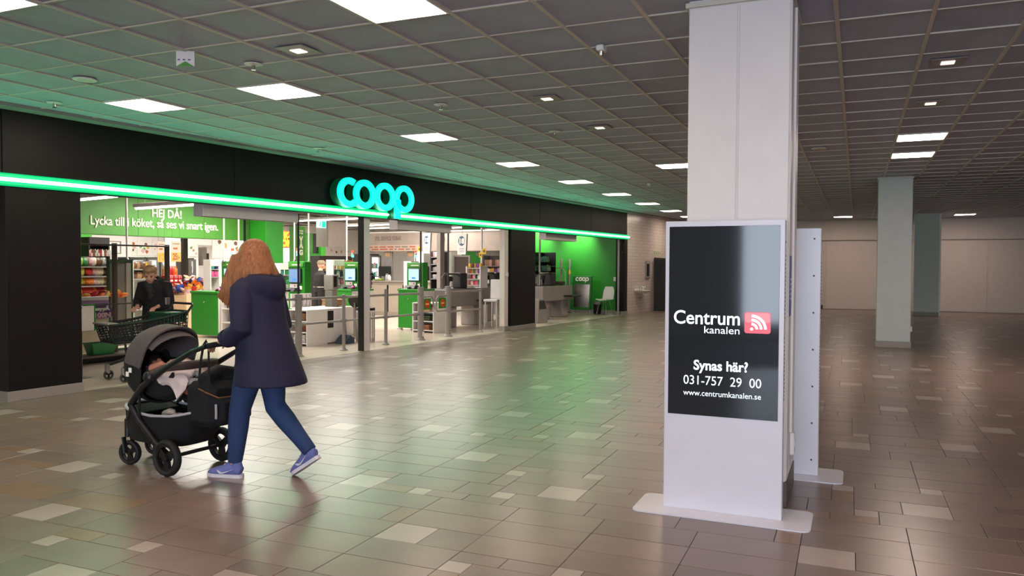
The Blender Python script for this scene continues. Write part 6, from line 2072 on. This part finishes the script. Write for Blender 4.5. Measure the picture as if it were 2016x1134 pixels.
# shopping basket under the seat
bas = []
for z_, sx, sy, ox in ((.19, .27, .16, -.02), (.20, .30, .18, -.02), (.30, .345, .20, -.045), (.42, .37, .21, -.07)):
    rw = []
    for j in range(25):
        a = 2 * pi * j / 24
        c_, s_ = cos(a), sin(a)
        e = .5
        rw.append((ox + sx * abs(c_) ** e * (1 if c_ >= 0 else -1), sy * abs(s_) ** e * (1 if s_ >= 0 else -1), z_ + (.05 if z_ > .35 else 0) * abs(c_) - (.02 if z_ > .35 else 0)))
    bas.append(rw)
bo_ = MB().sheet(bas, .006).prism([p[:2] for p in bas[0][:-1]], 'xy', .198, .206).build('basket', M_PBLK, pr)
MB().tube([(p[0], p[1] * 1.02, p[2]) for p in bas[-1][:-1]], .010, 8, closed=True).build('piping', M_PIPE, bo_)
MB().sheet([[(.10, -.17, .40), (.10, .17, .40)], [(.22, -.15, .44), (.22, .15, .44)], [(.29, -.12, .34), (.29, .12, .34)], [(.27, -.12, .24), (.27, .12, .24)], [(.18, -.15, .21), (.18, .15, .21)]], .01).build('front_apron', M_PBLK, pr)
MB().tube([(.02, .235, .55), (.03, .235, .3)], .010, 8).build('strap', M_PBLK, pr)
# the child in the pram
ch = thing('person', 'small child lying in the pram, one arm out from under the blanket', 'person', (3.855, 5.07, 0), R(92))
cb = MB()
cb.tube([(.10, 0, .66), (.0, 0, .60), (-.12, 0, .585)], [(.07, .085), (.08, .09), (.07, .08)], 12, side=(0, 0, 1))
hcc = V3(.165, 0, .72)
head_mb(cb, hcc, pi, R(-50), .82)
cb.tube([(.10, .07, .68), (.03, .12, .73), (-.055, .10, .765)], [.032, .028, .020], 10)
hand_mb(cb, (-.055, .10, .765), (-.8, -.1, -.35), (0, 0, -1), (0, -1, 0), .8, .62)
cb.tube([(.10, -.07, .66), (.02, -.11, .66), (-.06, -.09, .65)], [.032, .028, .020], 10)
hand_mb(cb, (-.06, -.09, .65), (-.9, .1, -.1), (0, 0, -1), (0, 1, 0), .8, .62)
for s in (-1, 1):
    cb.tube([(-.12, s * .045, .585), (-.22, s * .06, .60), (-.30, s * .055, .56)], [.045, .038, .028], 10)
cbo = organic('body', cb, mat('skin_child', (226, 150, 122), rough=0.5, var=0.05), ch, .006, 4)
suit = MB()
suit.tube([(.12, 0, .66), (.0, 0, .60), (-.12, 0, .585), (-.18, 0, .575)], [(.082, .095), (.088, .10), (.08, .09), (.05, .07)], 14, side=(0, 0, 1))
suit.tube([(.10, .07, .68), (.045, .115, .72)], [.04, .036], 10).tube([(.10, -.07, .66), (.0, -.11, .66)], [.04, .034], 10)
organic('romper', suit, mat('romper_slate', (58, 62, 76), rough=0.85, var=0.2, scale=30), ch, .009, 3)
hcap = MB().sphere(tuple(hcc + V3(.02, 0, .02)), .082, .072, .08, 14, 9)
organic('hair', hcap, M_HAIR3, ch, .009, 2)
# blanket over the child, folded cloth and bag
bl_ = thing('blanket', 'pale pink and beige blanket bunched at the foot of the pram seat', 'blanket', (3.855, 5.07, 0), R(92))
rows = []
for i in range(12):
    u_ = i / 11
    x_ = -.10 - .22 * u_
    rw = []
    for j in range(15):
        v_ = j / 14 * 2 - 1
        z_ = .735 + .02 * sin(7 * u_ + 3 * v_) + .012 * sin(15 * v_ + 6 * u_) - .10 * v_ * v_ * (.6 + .7 * u_) - .05 * max(0, u_ - .45) ** 1.2 * 3
        rw.append((x_ + .02 * sin(6 * v_), .20 * v_, z_))
    rows.append(rw)
MB().sheet(rows, .03).build('cover', mat('blanket_pink', (222, 204, 198), rough=0.9, var=0.08, scale=20, bump=0.3, bscale=80), bl_)
MB().tube([(-.11, .15, .71), (-.13, .08, .76), (-.12, -.04, .765), (-.14, -.15, .71)], [.025, .035, .035, .02], 10).build('turned_edge', mat('blanket_beige', (186, 152, 126), rough=0.9, var=0.1), bl_)
MB().tube([(-.28, .17, .60), (-.31, .10, .65), (-.32, -.02, .64)], [.018, .03, .018], 8).build('white_fold', M_LETTER, bl_)
cl = thing('cloth_bundle', 'crumpled pale cloth lying in the pram basket', 'cloth', (3.855, 5.07, 0), R(92))
cm = MB()
hr = random.Random(8)
for k in range(12):
    cm.sphere((-.12 + hr.uniform(-.12, .12), .07 + hr.uniform(-.08, .07), .33 + hr.uniform(-.06, .10)), hr.uniform(.035, .06), hr.uniform(.03, .05), hr.uniform(.025, .05), 8, 6)
organic('crumpled_cloth', cm, mat('cloth_offwhite', (206, 190, 176), rough=0.9, var=0.12, scale=25), cl, .010, 2)
MB().sphere((.05, .12, .36), .05, .035, .03, 10, 6).build('blue_pouch', mat('pouch_teal', (60, 100, 120), rough=0.7), cl)
bg = thing('changing_bag', 'black changing bag with a zip hanging from the pram handle', 'bag', (3.90, 4.60, 0), R(92))
bm_ = MB()
bm_.box(-.14, .14, -.19, .19, .34, .66, .05)
bm_.box(-.20, -.10, -.16, .16, .36, .56, .04)
bm_.tube([(-.05, -.17, .68), (.0, 0, .71), (-.05, .17, .68)], [.05, .06, .05], 10)
bgo = organic('bag_body', bm_, M_PBLK, bg, .010, 5)
MB().tube([(-.02, .19, .62), (-.10, .185, .595), (-.19, .165, .565), (-.205, .0, .56), (-.19, -.165, .565)], .005, 6).build('zip', mat('zip_brass', (196, 140, 90), rough=0.3, metal=0.7), bgo)
MB().tube([(-.17, .172, .52), (-.175, .175, .46), (-.17, .172, .42)], .009, 6).build('zip_pull', M_PIPE, bgo)
for s in (-1, 1):
    MB().tube([(.02, s * .15, .66), (-.02, s * .17, .80), (-.06, s * .18, .92), (-.09, s * .18, .955), (-.11, s * .18, .93), (-.09, s * .16, .78), (-.08, s * .15, .66)], (.012, .004), 8).build('strap', M_PBLK, bgo)


# ------------------------------------------------------------------ shopping trolley; local +x towards its front
def trolley(loc, rz, label):
    o = thing('shopping_trolley', label, 'trolley', loc, rz, 'green and black shopping trolleys')
    TB = mat('trolley_black_plastic', (30, 34, 33), rough=0.5)
    L0, L1 = -.50, .50           # rear, front

    def wx(t_, v_):              # basket wall outline: t along length, v up
        z_ = .50 + .05 * (1 - t_) * .4 + v_ * (.22 + .12 * (1 - t_) ** 2)
        hw = (.20 + .05 * (1 - t_)) * (1 - .16 * (1 - v_))
        x_ = L0 + (L1 - L0) * t_ - .06 * (1 - v_) * (1 if t_ > .5 else 0) * t_
        return x_, hw, z_
    bsk_ = MB()
    for s in (-1, 1):
        for i in range(21):      # slanted uprights
            t_ = i / 20
            a, b = wx(t_, 0), wx(min(1, t_ + .03), 1)
            bsk_.tube([(a[0], s * a[1], a[2]), (b[0], s * b[1], b[2])], .008, 4)
        for j in range(8):
            v_ = j / 7
            bsk_.tube([(wx(i / 8, v_)[0], s * wx(i / 8, v_)[1], wx(i / 8, v_)[2]) for i in range(9)], .007 if 0 < j < 7 else .018, 4)
    for t_ in (0, 1):
        for i in range(9):
            a, b = wx(t_, 0), wx(t_, 1)
            f_ = i / 4 - 1
            bsk_.tube([(a[0], a[1] * f_, a[2]), (b[0], b[1] * f_, b[2])], .005, 4)
        for j in range(8):
            p = wx(t_, j / 7)
            bsk_.tube([(p[0], -p[1], p[2]), (p[0], p[1], p[2])], .005 if 0 < j < 7 else .013, 4)
    for i in range(17):
        p = wx(i / 16, 0)
        bsk_.tube([(p[0], -p[1], p[2]), (p[0], p[1], p[2])], .005, 4)
    for i in range(7):
        f_ = i / 3 - 1
        bsk_.tube([(wx(0, 0)[0], wx(0, 0)[1] * f_, wx(0, 0)[2]), (wx(1, 0)[0], wx(1, 0)[1] * f_, wx(1, 0)[2])], .005, 4)
    bo3_ = bsk_.build('basket', TB, o, smooth=False)
    fr_ = wx(1, 1)
    MB().box(fr_[0] - .10, fr_[0] + .035, -.20, .20, fr_[2] + .005, fr_[2] + .03, .01).build('front_bumper', mat('bumper_grey', (150, 140, 130), rough=0.6), bo3_, smooth=False)
    # child seat flap and handle
    M_TG = mat('trolley_green', (16, 78, 50), rough=0.45)
    MB().box(-.50, -.20, -.24, .24, .835, .85, .004).build('seat_flap', M_TG, o, smooth=False)
    for i in range(7):
        MB().box(-.48 + i * .04, -.465 + i * .04, -.235, .235, .72, .835, .003).build('flap_rib', M_TG, o, smooth=False)
    MB().tube([(-.47, -.25, .82), (-.56, -.25, .94), (-.57, -.22, .955), (-.57, .22, .955), (-.56, .25, .94), (-.47, .25, .82)], .016, 8).build('handle', TB, o)
    MB().box(-.52, -.46, -.27, -.235, .93, 1.03, .006).build('coin_lock', M_METAL, o, smooth=False)
    for s in (-1, 1):
        MB().tube([(-.42, s * .22, .52), (-.15, s * .23, .42), (.12, s * .23, .24), (.28, s * .23, .20), (.36, s * .22, .19)], [.02, .024, .024, .02, .018], 8).build('side_frame', TB, o)
        MB().tube([(-.12, s * .23, .40), (-.30, s * .24, .24), (-.42, s * .24, .18)], .018, 8).build('rear_frame', TB, o)
    for x_, s in ((.34, -1), (.34, 1), (-.42, -1), (-.42, 1)):
        yy = s * (.21 if x_ > 0 else .24)
        MB().box(x_ - .02, x_ + .03, yy - .026, yy + .026, .10, .20, .006).build('caster_fork', M_GREYPAINT, o, smooth=False)
        w_ = wheel(o, x_ - .01, yy, .065, .03)
        w_.data.materials[0] = mat('caster_grey', (70, 66, 64), rough=0.6)
    return o


trolley((6.58, 9.18, .003), R(172), 'black and green plastic shopping trolley under the bowed person')
trolley((5.42, 9.78, .003), R(172), 'second shopping trolley mostly hidden behind the dark pillar')
